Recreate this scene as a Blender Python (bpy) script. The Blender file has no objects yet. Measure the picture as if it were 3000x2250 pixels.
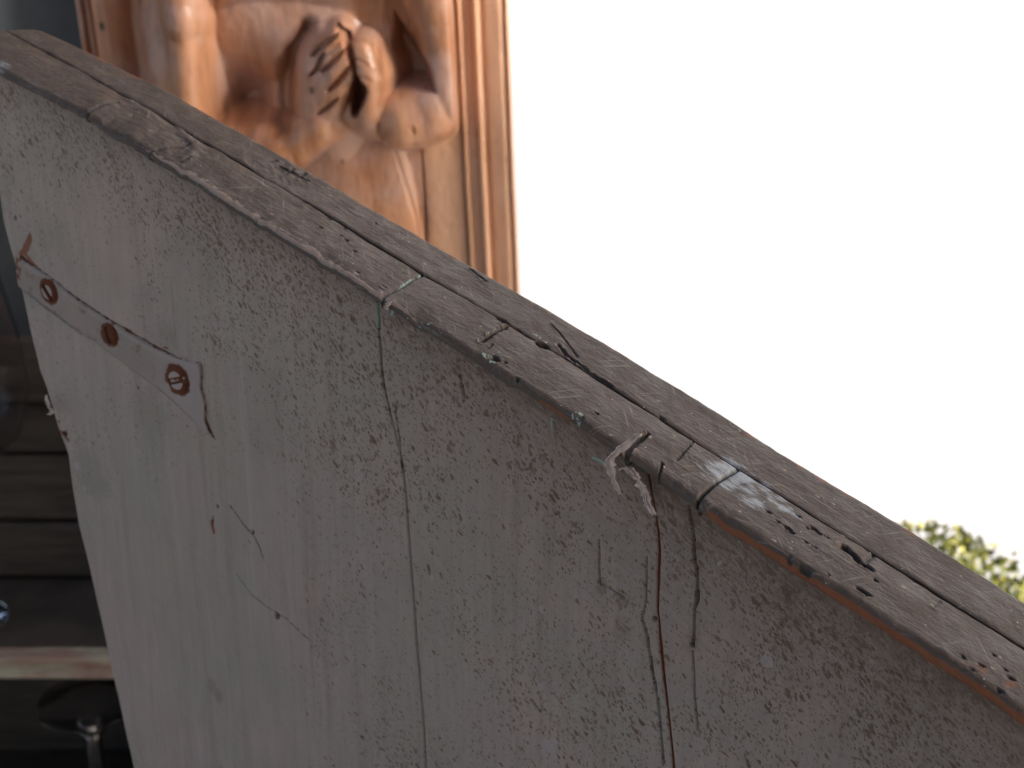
import bpy, math, random
import numpy as np
from mathutils import Vector

rng = np.random.default_rng(7)
random.seed(7)
C = bpy.context.scene.collection
PI = math.pi

# ------------------------------------------------------------------ camera
CAM = np.array([0.0, 0.0, 1.25])
LENS, PITCH = 50.0, math.radians(22)
cd = bpy.data.cameras.new('camera')
cam = bpy.data.objects.new('camera', cd)
C.objects.link(cam)
cam.location = CAM
cam.rotation_euler = (PI / 2 - PITCH, 0, 0)
cd.lens = LENS
cd.sensor_width = 36
cd.clip_start = 0.02
cd.clip_end = 200
cd.dof.use_dof = True
cd.dof.focus_distance = 0.485
cd.dof.aperture_fstop = 17
bpy.context.scene.camera = cam

# ------------------------------------------------------------------ light
SUN_TRAVEL = Vector((-0.80, 0.38, -0.47)).normalized()
SUN_STRENGTH, SUN_ANGLE, SKY_STRENGTH, EXPOSURE = 5.0, 6.0, 0.11, 1.35
w = bpy.data.worlds.new('World')
bpy.context.scene.world = w
w.use_nodes = True
nt = w.node_tree
sky = nt.nodes.new('ShaderNodeTexSky')
sky.sky_type = 'NISHITA'
sky.sun_disc = False
sky.sun_elevation = math.asin(-SUN_TRAVEL.z)
sky.sun_rotation = math.atan2(-SUN_TRAVEL.x, -SUN_TRAVEL.y)
sky.dust_density = 4.0
sky.air_density = 1.0
nt.links.new(sky.outputs[0], nt.nodes['Background'].inputs[0])
nt.nodes['Background'].inputs[1].default_value = SKY_STRENGTH
sl = bpy.data.lights.new('sun', 'SUN')
sl.energy = SUN_STRENGTH
sl.angle = math.radians(SUN_ANGLE)
sl.color = (1.0, 0.955, 0.90)
so = bpy.data.objects.new('sun', sl)
C.objects.link(so)
so.location = (3, -2, 4)
so.rotation_euler = SUN_TRAVEL.to_track_quat('-Z', 'Y').to_euler()
vs = bpy.context.scene.view_settings
vs.view_transform = 'Standard'
vs.look = 'None'
vs.exposure = EXPOSURE
vs.gamma = 1

# ------------------------------------------------------------------ helpers
FPX = LENS / 36 * 3000


def ray(p):
    """direction through a photo pixel (3000 x 2250), used to measure real positions"""
    p = np.atleast_2d(np.asarray(p, float))
    x = (p[:, 0] - 1500) / FPX
    y = -(p[:, 1] - 1125) / FPX
    c, s = math.cos(PITCH), math.sin(PITCH)
    return np.stack([x, c + y * s, -s + y * c], 1)


def on_plane(p, P, N):
    r = ray(p)
    t = ((P - CAM) @ N) / (r @ N)
    return CAM + r * t[:, None]


def smooth(a, b, x):
    t = np.clip((x - a) / (b - a), 0, 1)
    return t * t * (3 - 2 * t)


def vnoise(x, y, seed=0):
    """tileless value noise on arrays"""
    xi = np.floor(x).astype(np.int64)
    yi = np.floor(y).astype(np.int64)
    fx = x - xi
    fy = y - yi
    fx = fx * fx * (3 - 2 * fx)
    fy = fy * fy * (3 - 2 * fy)

    def h(a, b):
        n = (a * 374761393 + b * 668265263 + seed * 974634777) & 0x7fffffff
        n = ((n ^ (n >> 13)) * 1274126177) & 0x7fffffff
        return ((n ^ (n >> 16)) & 0xffff) / 65535.0
    return (h(xi, yi) * (1 - fx) + h(xi + 1, yi) * fx) * (1 - fy) + (h(xi, yi + 1) * (1 - fx) + h(xi + 1, yi + 1) * fx) * fy


def fbm(x, y, seed=0, o=4):
    s = 0
    a = .5
    for k in range(o):
        s = s + a * vnoise(x * 2 ** k, y * 2 ** k, seed + k)
        a *= .5
    return s


def seg_dist(X, Y, pts):
    """distance to a polyline and the running parameter 0..1"""
    best = np.full(X.shape, 1e9)
    par = np.zeros(X.shape)
    n = len(pts) - 1
    for k in range(n):
        ax, ay = pts[k]
        bx, by = pts[k + 1]
        dx, dy = bx - ax, by - ay
        t = np.clip(((X - ax) * dx + (Y - ay) * dy) / (dx * dx + dy * dy + 1e-12), 0, 1)
        d = np.hypot(X - ax - t * dx, Y - ay - t * dy)
        m = d < best
        best = np.where(m, d, best)
        par = np.where(m, (k + t) / n, par)
    return best, par


def empty(name, loc, label, cat, group=None):
    o = bpy.data.objects.new(name, None)
    o.empty_display_size = .05
    C.objects.link(o)
    o.location = loc
    o['label'] = label
    o['category'] = cat
    if group:
        o['group'] = group
    return o


def world_loc(o):
    v = np.zeros(3)
    while o is not None:
        v = v + np.array(o.location)
        o = o.parent
    return v


def mesh(name, V, F, mat, parent=None, uv=None, attrs=None, smooth_shade=True, loc=None):
    V = np.asarray(V, np.float64)
    o0 = world_loc(parent) if parent is not None else (np.array(loc) if loc is not None else np.zeros(3))
    L = V - o0
    me = bpy.data.meshes.new(name)
    if isinstance(F, np.ndarray):
        k = F.shape[1]
        me.vertices.add(len(L))
        me.vertices.foreach_set('co', L.astype(np.float32).ravel())
        me.loops.add(F.size)
        me.loops.foreach_set('vertex_index', F.astype(np.int32).ravel())
        me.polygons.add(len(F))
        me.polygons.foreach_set('loop_start', (np.arange(len(F)) * k).astype(np.int32))
        me.update(calc_edges=True)
    else:
        me.from_pydata([tuple(v) for v in L], [], [tuple(f) for f in F])
        me.update()
    me.polygons.foreach_set('use_smooth', np.full(len(me.polygons), smooth_shade, dtype=bool))
    if uv is not None:
        a = me.attributes.new('surf', 'FLOAT_VECTOR', 'POINT')
        uv3 = np.zeros((len(L), 3), np.float32)
        uv3[:, :uv.shape[1]] = uv
        a.data.foreach_set('vector', uv3.ravel())
    for k, v in (attrs or {}).items():
        a = me.attributes.new(k, 'FLOAT', 'POINT')
        a.data.foreach_set('value', np.asarray(v, np.float32).ravel())
    me.validate()
    o = bpy.data.objects.new(name, me)
    C.objects.link(o)
    if mat is not None:
        me.materials.append(mat)
    if parent is not None:
        o.parent = parent
    elif loc is not None:
        o.location = loc
    return o


def grid_faces(n, m, flip=False):
    i = np.arange(n - 1)[:, None] * m + np.arange(m - 1)[None, :]
    f = np.stack([i, i + m, i + m + 1, i + 1], -1).reshape(-1, 4)
    return f[:, ::-1].copy() if flip else f


def box_vf(x0, x1, y0, y1, z0, z1):
    V = [(x, y, z) for x in (x0, x1) for y in (y0, y1) for z in (z0, z1)]
    F = [(0, 1, 3, 2), (4, 6, 7, 5), (0, 4, 5, 1), (2, 3, 7, 6), (0, 2, 6, 4), (1, 5, 7, 3)]
    return V, F


def box(name, b, mat, parent=None, bevel=0.0, loc=None):
    V, F = box_vf(*b)
    o = mesh(name, V, F, mat, parent, smooth_shade=False, loc=loc)
    if bevel:
        m = o.modifiers.new('bevel', 'BEVEL')
        m.width = bevel
        m.segments = 2
    return o


def lathe(prof, cx, cy, n=40):
    """prof list of (r, z)"""
    V, F = [], []
    for r, z in prof:
        for k in range(n):
            a = 2 * PI * k / n
            V.append((cx + r * math.cos(a), cy + r * math.sin(a), z))
    for j in range(len(prof) - 1):
        for k in range(n):
            F.append((j * n + k, j * n + (k + 1) % n, (j + 1) * n + (k + 1) % n, (j + 1) * n + k))
    return V, F


def tag(o, label=None, cat=None, kind=None, group=None):
    if label:
        o['label'] = label
    if cat:
        o['category'] = cat
    if kind:
        o['kind'] = kind
    if group:
        o['group'] = group
    return o


# ------------------------------------------------------------------ materials
class NM:
    """short-hand for building node materials"""

    def __init__(s, name):
        s.m = bpy.data.materials.new(name)
        s.m.use_nodes = True
        s.t = s.m.node_tree
        s.b = s.t.nodes['Principled BSDF']

    def n(s, typ, **k):
        nd = s.t.nodes.new(typ)
        for a, v in k.items():
            setattr(nd, a, v)
        return nd

    def link(s, a, b):
        s.t.links.new(a, b)

    def put(s, sock, v):
        if hasattr(v, 'is_output') or isinstance(v, bpy.types.NodeSocket):
            s.link(v, sock)
        else:
            sock.default_value = v

    def attr(s, name, vec=False):
        nd = s.n('ShaderNodeAttribute', attribute_name=name)
        return nd.outputs['Vector' if vec else 'Fac']

    def math(s, op, a, b=0.0, clamp=False):
        nd = s.n('ShaderNodeMath', operation=op, use_clamp=clamp)
        s.put(nd.inputs[0], a)
        s.put(nd.inputs[1], b)
        return nd.outputs[0]

    def map(s, vec, scale=(1, 1, 1), rot=(0, 0, 0), loc=(0, 0, 0)):
        nd = s.n('ShaderNodeMapping')
        s.link(vec, nd.inputs[0])
        nd.inputs['Scale'].default_value = scale
        nd.inputs['Rotation'].default_value = rot
        nd.inputs['Location'].default_value = loc
        return nd.outputs[0]

    def rmap(s, vec, ang, scale):
        """turn first, then stretch"""
        return s.map(s.map(vec, rot=(0, 0, ang)), scale)

    def noise(s, vec, scale, detail=4, rough=.55, dist=0.0, col=False):
        nd = s.n('ShaderNodeTexNoise')
        s.link(vec, nd.inputs['Vector'])
        nd.inputs['Scale'].default_value = scale
        nd.inputs['Detail'].default_value = detail
        nd.inputs['Roughness'].default_value = rough
        nd.inputs['Distortion'].default_value = dist
        return nd.outputs['Color' if col else 'Fac']

    def voro(s, vec, scale, out='Distance', rnd=1.0, feature='F1'):
        nd = s.n('ShaderNodeTexVoronoi', feature=feature)
        s.link(vec, nd.inputs['Vector'])
        nd.inputs['Scale'].default_value = scale
        nd.inputs['Randomness'].default_value = rnd
        return nd

    def ramp(s, fac, a, b, lo=0.0, hi=1.0):
        nd = s.n('ShaderNodeMapRange', interpolation_type='SMOOTHSTEP')
        s.put(nd.inputs['Value'], fac)
        s.put(nd.inputs['From Min'], a)
        s.put(nd.inputs['From Max'], b)
        nd.inputs['To Min'].default_value = lo
        nd.inputs['To Max'].default_value = hi
        return nd.outputs[0]

    def mix(s, fac, a, b, mode='MIX'):
        nd = s.n('ShaderNodeMix', data_type='RGBA', blend_type=mode)
        s.put(nd.inputs[0], fac)
        s.put(nd.inputs[6], a if not isinstance(a, tuple) else (*a[:3], 1))
        s.put(nd.inputs[7], b if not isinstance(b, tuple) else (*b[:3], 1))
        return nd.outputs[2]

    def bump(s, h, strength=.3, dist=.001, prev=None):
        nd = s.n('ShaderNodeBump')
        nd.inputs['Strength'].default_value = strength
        nd.inputs['Distance'].default_value = dist
        s.link(h, nd.inputs['Height'])
        if prev is not None:
            s.link(prev, nd.inputs['Normal'])
        return nd.outputs[0]

    def done(s, col=None, rough=.6, normal=None, spec=None):
        if col is not None:
            s.put(s.b.inputs['Base Color'], col if not isinstance(col, tuple) else (*col[:3], 1))
        s.put(s.b.inputs['Roughness'], rough)
        if normal is not None:
            s.link(normal, s.b.inputs['Normal'])
        if spec is not None:
            s.b.inputs['Specular IOR Level'].default_value = spec
        return s.m

    def coord(s):
        return s.n('ShaderNodeTexCoord').outputs['Object']


def mat_face():
    k = NM('grey_paint_face')
    p = k.attr('surf', True)
    warp = k.noise(p, 35, 3)
    base = k.mix(k.ramp(k.noise(p, 13, 5, .65), .38, .62), (.36, .31, .26), (.42, .328, .282))
    base = k.mix(k.ramp(k.noise(k.map(p, (1, .45, 1), loc=(3, 1, 0)), 14, 3), .45, .72, 0, .6), base, (.345, .312, .25))
    # brush drag: mostly vertical with the slope of the hand
    br = k.noise(k.map(p, (420, 26, 1), rot=(0, 0, .12)), 1, 3, .6)
    br2 = k.noise(k.rmap(p, .62, (45, 620, 1)), 1, 3, .6)
    base = k.mix(k.ramp(br, .35, .7, 0, .22), base, (.215, .178, .15))
    vs_ = k.noise(k.map(p, (130, 5, 1)), 1, 4, .65)
    base = k.mix(k.ramp(vs_, .5, .75, 0, .4), base, (.22, .168, .13))
    base = k.mix(k.ramp(vs_, .28, .42, .3, 0), base, (.46, .41, .38))
    base = k.mix(k.ramp(br2, .48, .7, 0, .42), base, (.40, .335, .295))
    # brown fly-spots and rust specks, drawn out down the board
    dens = k.attr('speckle')
    out = base
    for sc, th, rot, col, sq, hide in ((190, .32, .66, (.115, .056, .027), 2.4, .45), (330, .34, .58, (.105, .05, .025), 2.3, .48),
                                       (560, .38, .62, (.12, .062, .036), 2.1, .6), (820, .42, .62, (.14, .09, .062), 1.9, .5), (95, .15, .66, (.12, .065, .035), 2.6, .4)):
        wv = k.n('ShaderNodeVectorMath', operation='ADD')
        k.link(p, wv.inputs[0])
        sc2 = k.n('ShaderNodeVectorMath', operation='SCALE')
        k.link(k.noise(p, sc * 1.6, 2, col=True), sc2.inputs[0])
        sc2.inputs['Scale'].default_value = .55 / sc
        k.link(sc2.outputs[0], wv.inputs[1])
        v = k.voro(k.rmap(wv.outputs[0], -rot, (sq, 1, 1)), sc)
        rv = k.n('ShaderNodeSeparateColor')
        k.link(v.outputs['Color'], rv.inputs[0])
        # threshold per cell from its random number and from the local density
        cut = k.math('MULTIPLY', k.math('SUBTRACT', k.math('ADD', rv.outputs[0], k.math('MULTIPLY', dens, .98)), 1.0, True), th * 3.0)
        s_ = k.ramp(k.math('SUBTRACT', cut, v.outputs['Distance']), -.01, .13)
        s_ = k.math('MULTIPLY', s_, k.math('ADD', k.math('MULTIPLY', rv.outputs[1], .5), hide * .85))
        out = k.mix(s_, out, col)
    # stains with painted shade, bare wood, chips
    gr = k.math('MULTIPLY', k.attr('grime_shade'), k.ramp(k.noise(k.rmap(p, .62, (1, 3.5, 1)), 110, 5, .75), .0, .8))
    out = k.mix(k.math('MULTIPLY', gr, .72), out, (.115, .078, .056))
    out = k.mix(k.math('MULTIPLY', k.attr('moss'), k.ramp(warp, .3, .6)), out, (.10, .125, .09))
    ch = k.ramp(k.math('ADD', k.attr('chip'), k.math('MULTIPLY', k.math('SUBTRACT', k.noise(p, 500, 3), .5), .8)), .42, .58)
    out = k.mix(k.math('MULTIPLY', ch, .7), out, (.40, .345, .325))
    gn = k.ramp(k.math('ADD', k.attr('green'), k.math('MULTIPLY', k.math('SUBTRACT', k.noise(p, 600, 3), .5), .9)), .45, .6)
    out = k.mix(gn, out, (.24, .36, .30))
    rs = k.ramp(k.math('ADD', k.attr('rust'), k.math('MULTIPLY', k.math('SUBTRACT', k.noise(p, 380, 4), .5), .8)), .4, .62)
    out = k.mix(rs, out, k.mix(k.noise(p, 260, 2), (.15, .042, .016), (.27, .085, .035)))
    out = k.mix(k.attr('crack'), out, (.03, .022, .018))
    h = k.math('ADD', k.math('MULTIPLY', br, .5), k.math('MULTIPLY', br2, .6))
    h = k.math('ADD', h, k.math('MULTIPLY', k.noise(p, 900, 2), .25))
    nb = k.bump(h, .30, .0007)
    nb = k.bump(k.noise(p, 45, 3), .25, .002, nb)
    return k.done(out, k.ramp(k.noise(p, 60, 3), .3, .7, .36, .56), nb, .45)


def mat_rail():
    k = NM('grey_paint_rail')
    p = k.attr('surf', True)
    base = k.mix(k.ramp(k.noise(p, 22, 4, .6), .35, .65), (.098, .069, .051), (.120, .088, .071))
    base = k.mix(k.ramp(k.noise(k.map(p, (1, 3, 1)), 60, 4), .5, .72, 0, .55), base, (.092, .068, .05))
    br = k.noise(k.map(p, (50, 520, 1), rot=(0, 0, .1)), 1, 3, .6)
    base = k.mix(k.ramp(br, .4, .7, 0, .3), base, (.088, .07, .058))
    # hair-fine scratches in several directions
    for r, sx, sy, amt in ((.5, 700, 40, .32), (-.7, 900, 60, .36), (1.3, 650, 50, .28), (1.62, 900, 30, .4)):
        s_ = k.noise(k.rmap(p, r, (sx, sy, 1)), 1, 1, .4)
        g = k.ramp(k.noise(p, 60 + 20 * r, 3), .42, .62)
        base = k.mix(k.math('MULTIPLY', k.ramp(s_, .64, .74, 0, amt), g), base, (.42, .37, .33))
    # tiny pale paint specks
    v = k.voro(p, 330)
    rv = k.n('ShaderNodeSeparateColor')
    k.link(v.outputs['Color'], rv.inputs[0])
    sp = k.math('MULTIPLY', k.ramp(v.outputs['Distance'], .07, .10, 1, 0), k.math('GREATER_THAN', rv.outputs[0], .86))
    base = k.mix(sp, base, (.6, .58, .55))
    sc_ = k.noise(k.map(p, (1, 1.6, 1), loc=(2, 0, 0)), 95, 6, .75)
    base = k.mix(k.ramp(sc_, .56, .70, 0, .55), base, (.235, .180, .145))
    base = k.mix(k.ramp(sc_, .28, .42, .6, 0), base, (.062, .046, .036))
    vc = k.voro(k.map(p, (1, 1.5, 1)), 210)
    rc = k.n('ShaderNodeSeparateColor')
    k.link(vc.outputs['Color'], rc.inputs[0])
    chp = k.math('MULTIPLY', k.ramp(k.math('ADD', vc.outputs['Distance'], k.math('MULTIPLY', k.math('SUBTRACT', k.noise(p, 900, 2), .5), .5)), .12, .17, 1, 0), k.math('GREATER_THAN', rc.outputs[0], .90))
    base = k.mix(k.math('MULTIPLY', chp, .75), base, (.40, .31, .25))
    wear = k.attr('wear')
    wn = k.ramp(k.math('ADD', k.math('MULTIPLY', wear, 1.15), k.math('MULTIPLY', k.math('SUBTRACT', k.noise(k.map(p, (1, 2.2, 1)), 260, 5, .7), .5), 1.5)), .62, .78)
    out = k.mix(wn, base, k.mix(k.noise(p, 300, 3), (.30, .21, .16), (.44, .36, .31)))
    gr = k.math('MULTIPLY', k.attr('grime_shade'), k.ramp(k.noise(p, 150, 4, .65), .25, .6))
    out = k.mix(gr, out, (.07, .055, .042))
    wh = k.ramp(k.math('ADD', k.attr('white'), k.math('MULTIPLY', k.math('SUBTRACT', k.noise(k.map(p, (.7, 2.4, 1)), 150, 6, .75), .5), 2.4)), .35, .95)
    out = k.mix(k.math('MULTIPLY', wh, .85), out, (.44, .48, .51))
    gn = k.ramp(k.math('ADD', k.attr('green'), k.math('MULTIPLY', k.math('SUBTRACT', k.noise(p, 650, 4, .7), .5), 1.1)), .5, .62)
    out = k.mix(gn, out, k.mix(k.noise(p, 400, 2), (.20, .36, .29), (.48, .56, .50)))
    bare = k.ramp(k.math('ADD', k.attr('bare'), k.math('MULTIPLY', k.math('SUBTRACT', k.noise(p, 140, 4), .5), 1.0)), .45, .6)
    out = k.mix(bare, out, k.mix(k.noise(p, 120, 3), (.16, .048, .018), (.30, .105, .042)))
    out = k.mix(k.attr('crack'), out, (.035, .027, .02))
    h = k.math('ADD', br, k.math('MULTIPLY', k.noise(p, 700, 3, .6), .6))
    nb = k.bump(h, .45, .0007)
    nb = k.bump(k.noise(p, 110, 4, .65), .5, .002, nb)
    return k.done(out, k.ramp(k.noise(p, 90, 3), .3, .7, .40, .64), nb, .35)


def mat_simple(name, col, rough=.6, nscale=None, col2=None, stretch=(1, 1, 1), bump=.2, bdist=.002, spec=None, metal=0.0):
    k = NM(name)
    p = k.map(k.coord(), stretch)
    if nscale:
        f = k.noise(p, nscale, 5, .6)
        c = k.mix(k.ramp(f, .32, .68), col, col2 or col)
        k.b.inputs['Metallic'].default_value = metal
        return k.done(c, rough, k.bump(f, bump, bdist), spec)
    k.b.inputs['Metallic'].default_value = metal
    return k.done(col, rough, None, spec)


def mat_carved():
    k = NM('carved_wood')
    p = k.attr('surf', True)
    g = k.noise(k.map(p, (38, 5, 9)), 1, 5, .6, .6)
    g2 = k.noise(k.map(p, (160, 14, 30)), 1, 4, .6, .3)
    big = k.noise(p, 16, 4, .6)
    c = k.mix(k.ramp(g, .33, .66), (.30, .128, .062), (.56, .29, .17))
    c = k.mix(k.ramp(g2, .5, .75, 0, .5), c, (.10, .042, .02))
    c = k.mix(k.ramp(big, .44, .66, 0, .7), c, (.50, .33, .28))
    c = k.mix(k.ramp(k.noise(k.map(p, (34, 17, 20), loc=(5, 2, 0)), 1, 5, .7), .56, .72, 0, .55), c, (.10, .045, .03))
    v = k.voro(k.map(p, (1, .6, 1)), 60)
    rv = k.n('ShaderNodeSeparateColor')
    k.link(v.outputs['Color'], rv.inputs[0])
    sp = k.math('MULTIPLY', k.ramp(v.outputs['Distance'], .10, .16, 1, 0), k.math('GREATER_THAN', rv.outputs[0], .84))
    c = k.mix(sp, c, (.05, .025, .015))
    c = k.mix(k.math('MULTIPLY', k.attr('pale'), .8), c, k.mix(g, (.66, .37, .22), (.86, .58, .41)))  # pale: glare at the right painted as lighter wood
    nb = k.bump(g2, .15, .0012)
    nb = k.bump(k.noise(p, 60, 2), .22, .003, nb)
    return k.done(c, k.ramp(big, .3, .7, .27, .44), nb, .5)


M = {}
M['face'] = mat_face()
M['rail'] = mat_rail()
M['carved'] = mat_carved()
M['plaster'] = mat_simple('white_plaster', (.50, .51, .55), .85, 5, (.48, .49, .53), bump=.05, bdist=.003)
M['paving'] = mat_simple('pale_paving', (.43, .395, .36), .8, 7, (.36, .33, .30))
M['dark_wall'] = mat_simple('slate_grey_paint', (.055, .062, .066), .7, 9, (.075, .08, .082))
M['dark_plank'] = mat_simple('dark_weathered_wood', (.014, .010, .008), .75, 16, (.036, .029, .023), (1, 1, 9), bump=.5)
M['pale_paint'] = mat_simple('flaking_pale_green_paint', (.25, .265, .20), .6, 45, (.17, .105, .085), (.45, 1, 1))
k = NM('rusty_screw')
p_ = k.coord()
c_ = k.mix(k.noise(p_, 420, 4), (.075, .024, .012), (.20, .062, .026))
c_ = k.mix(k.ramp(k.math('ADD', k.attr('pale'), k.math('MULTIPLY', k.math('SUBTRACT', k.noise(p_, 500, 3), .5), .4)), .42, .6), c_, (.40, .33, .30))
M['rust'] = k.done(c_, .8, k.bump(k.noise(p_, 600, 3), .5, .0005), .3)
M['rust_plain'] = mat_simple('rusty_iron', (.15, .05, .022), .8, 500, (.08, .027, .014), bump=.6, bdist=.0006)
M['strap'] = None
M['timber'] = mat_simple('old_brown_timber', (.10, .065, .045), .75, 14, (.06, .04, .03), (6, 6, 1))
M['flake'] = mat_simple('paint_flake', (.76, .62, .55), .7, 300, (.50, .38, .32), bump=.4, bdist=.0005)
M['terracotta'] = mat_simple('terracotta', (.34, .14, .08), .8, 30, (.28, .12, .07))
M['soil'] = mat_simple('soil', (.04, .03, .02), .95, 60, (.02, .015, .01))
k = NM('clear_glass')
k.b.inputs['Transmission Weight'].default_value = 1
k.b.inputs['IOR'].default_value = 1.16
M['glass'] = k.done((.88, .86, .88), .06)

# ------------------------------------------------------------------ the place
gr = mesh('ground', [(-60, -60, 0), (60, -60, 0), (60, 60, 0), (-60, 60, 0)], [(0, 1, 2, 3)], M['paving'])
tag(gr, kind='structure')
wall_y = 1.9
ww = box('white_wall', (-.6, 7, wall_y, wall_y + .2, .004, 3.2), M['plaster'], bevel=.006)
tag(ww, 'bright white plastered wall filling the right background', 'wall')

# ------------------------------------------------------------------ grey panel: measuring frame
TH = math.radians(33)
U = np.array([math.cos(TH), -math.sin(TH), 0])
NV = np.array([-math.sin(TH), -math.cos(TH), 0])        # out of the face
VV = np.array([0, 0, 1.0])
r0 = ray((1400, 1030))[0]
P0 = CAM + r0 / np.linalg.norm(r0) * .5
FACE_W = .0045                                           # the face lies this far behind the lip of the top rail


def uv_face(p, wd=FACE_W):
    q = on_plane(p, P0 - NV * wd, NV)
    return np.stack([(q - P0) @ U, q[:, 2] - P0[2]], 1)


LIP_PX = [(-330, 55), (0, 210), (253, 335), (416, 437), (651, 591), (880, 736), (1108, 878), (1352, 1028), (1600, 1184), (1850, 1341), (2030, 1465), (2214, 1577), (2511, 1765), (2706, 1893), (2923, 2042), (3300, 2310)]
LIP = uv_face(LIP_PX, 0)
# a smooth sheer line with the small waviness that the old rail has
LIFT = .0020                                            # the rail's top stands this far above the lower edge of its lip
KL = np.polyfit(LIP[:, 0], LIP[:, 1], 3)


def lip_v(u):
    r = LIP[:, 1] - np.polyval(KL, LIP[:, 0])
    x = np.asarray(u)
    s = np.interp(x, LIP[:, 0], r)
    s = (s + np.interp(x - .012, LIP[:, 0], r) + np.interp(x + .012, LIP[:, 0], r)) / 3
    return np.polyval(KL, x) + .5 * s


def rail_uw(p):
    """measure a pixel on the rail's top: u along the rail, w back from the lip"""
    out = []
    for d in ray(p):
        a, b = -.02, .25

        def g(wd):
            P = P0 - NV * wd
            t = ((P - CAM) @ NV) / (d @ NV)
            q = CAM + d * t
            uu = (q - P0) @ U
            return q[2] - P0[2] - lip_v(uu) - LIFT, uu
        ga = g(a)[0]
        for _ in range(40):
            m = (a + b) / 2
            if g(m)[0] * ga > 0:
                a = m
            else:
                b = m
        out.append((g(a)[1], a))
    return np.array(out)


SEAM = rail_uw([(27, 88), (180, 172), (339, 271), (563, 400), (895, 590), (1050, 684), (1241, 800), (1478, 936), (1682, 1058), (1939, 1227), (2170, 1370), (2550, 1614), (2760, 1750), (3000, 1899)])
TOPE = rail_uw([(203, 115), (400, 215), (542, 292), (760, 414), (949, 522), (1266, 703), (1509, 842), (1761, 991), (1992, 1128), (2170, 1240), (2450, 1416), (2617, 1519), (3000, 1754)])
kS = np.polyfit(SEAM[:, 0], SEAM[:, 1], 2)
kT = np.polyfit(TOPE[:, 0], TOPE[:, 1], 2)


def w_seam(u):
    u = np.asarray(u)
    r = SEAM[:, 1] - np.polyval(kS, SEAM[:, 0])
    return np.polyval(kS, u) + np.interp(u, SEAM[:, 0], r) * .5


def w_top(u):
    u = np.asarray(u)
    r = TOPE[:, 1] - np.polyval(kT, TOPE[:, 0])
    return np.polyval(kT, u) + np.interp(u, TOPE[:, 0], r) * .5 + .0010


def to_world(u, wd, v):
    return P0 + u[..., None] * U - wd[..., None] * NV + v[..., None] * VV


panel = empty('wooden_panel', tuple((P0 * np.array([1, 1, 0])).round(4)),
              'weathered grey painted wooden panel with cracked sloping top rail and rusty screws', 'wooden panel')

# ---- features of the face, measured from the photograph
def F(*p):
    return uv_face(p)


LEFT = F((-60, 330), (-22, 480), (0, 640), (16, 700), (45, 800), (75, 950), (108, 1080), (128, 1130), (160, 1240), (192, 1330), (206, 1430), (222, 1530), (245, 1620), (285, 1800), (330, 2000), (385, 2250), (440, 2480))
LEFT = LEFT[np.argsort(LEFT[:, 1])]
SEAM1 = F((1112, 880), (1113, 930), (1108, 970), (1112, 1080), (1118, 1130), (1140, 1220), (1168, 1330), (1182, 1430), (1200, 1700), (1216, 1900), (1232, 2100), (1242, 2300))
SEAM2 = F((1902, 1360), (1905, 1420), (1904, 1500), (1908, 1640), (1902, 1830), (1906, 1850), (1912, 1930), (1926, 2050), (1938, 2150), (1950, 2270))
# cracks: points, half-width (mm), depth (mm), rust amount
CRACKS = [
    (F((2022, 1480), (2020, 1550), (2012, 1650), (2021, 1700), (2020, 1788), (2013, 1800), (2008, 1920)), .55, 2.5, .1),
    (F((2004, 1930), (2012, 2060), (2020, 2170)), .22, 1.0, .2),
    (F((1862, 1815), (1858, 1832), (1872, 1880), (1888, 1980), (1905, 2080), (1915, 2180), (1921, 2270)), .42, 2.0, .15),
    (F((1873, 1650), (1870, 1780), (1864, 1815)), .2, .9, .2),
    (F((1732, 1600), (1734, 1690), (1736, 1728)), .28, 1.0, .2),
    (F((1734, 1726), (1756, 1740), (1786, 1758), (1815, 1782)), .35, 1.0, .0),
    (F((1150, 1180), (1165, 1300), (1170, 1400)), .2, .8, .0),
    (F((56, 840), (90, 866), (150, 912), (215, 962), (262, 990)), .8, 1.6, .35),
    (F((440, 1124), (500, 1168), (560, 1224), (632, 1290)), .4, .9, .5),
    (F((1345, 1095), (1350, 1150), (1352, 1180)), .5, 1.4, .5),
    (F((675, 1485), (688, 1500), (715, 1540), (742, 1570), (758, 1600), (772, 1640)), .24, .6, .0),
    (F((623, 1512), (622, 1545)), .35, .8, .5),
    (F((690, 1680), (735, 1745), (800, 1790), (840, 1815), (880, 1855), (915, 1885)), .17, .5, .2),
    (F((1245, 1660), (1249, 1690)), .45, 1.0, .3),
    (F((1280, 1685), (1284, 1702)), .4, .8, .2),
    (F((1540, 2066), (1552, 2085), (1566, 2104)), .55, 1.2, .3),
    (F((1095, 1265), (1180, 1280), (1330, 1175), (1340, 1173)), .0, .0, .0),
]
SCRATCH = [
    (F((1145, 1040), (1218, 1092)), .35), (F((1285, 1160), (1360, 1174), (1418, 1186)), .3), (F((650, 830), (700, 905), (740, 945)), .25),
    (F((1210, 940), (1214, 1010), (1222, 1045)), .9), (F((1338, 1030), (1344, 1090)), .7), (F((1400, 1065), (1398, 1110)), .55),
    (F((1618, 1222), (1622, 1260), (1620, 1315)), .7), (F((2542, 1860), (2540, 1900), (2542, 1920)), .8), (F((2645, 1980), (2670, 2030), (2690, 2050)), .5),
    (F((2270, 1960), (2285, 2010), (2278, 2050)), .35), (F((1465, 1940), (1472, 2040)), .35), (F((1710, 1690), (1690, 2130)), .3),
    (F((1155, 1200), (1172, 1420), (1190, 1680)), .4), (F((1560, 1230), (1600, 1240), (1640, 1225)), .2),
    (F((2885, 2050), (2880, 2190)), .3), (F((2430, 1470), (2435, 1500)), .3),
]
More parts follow.
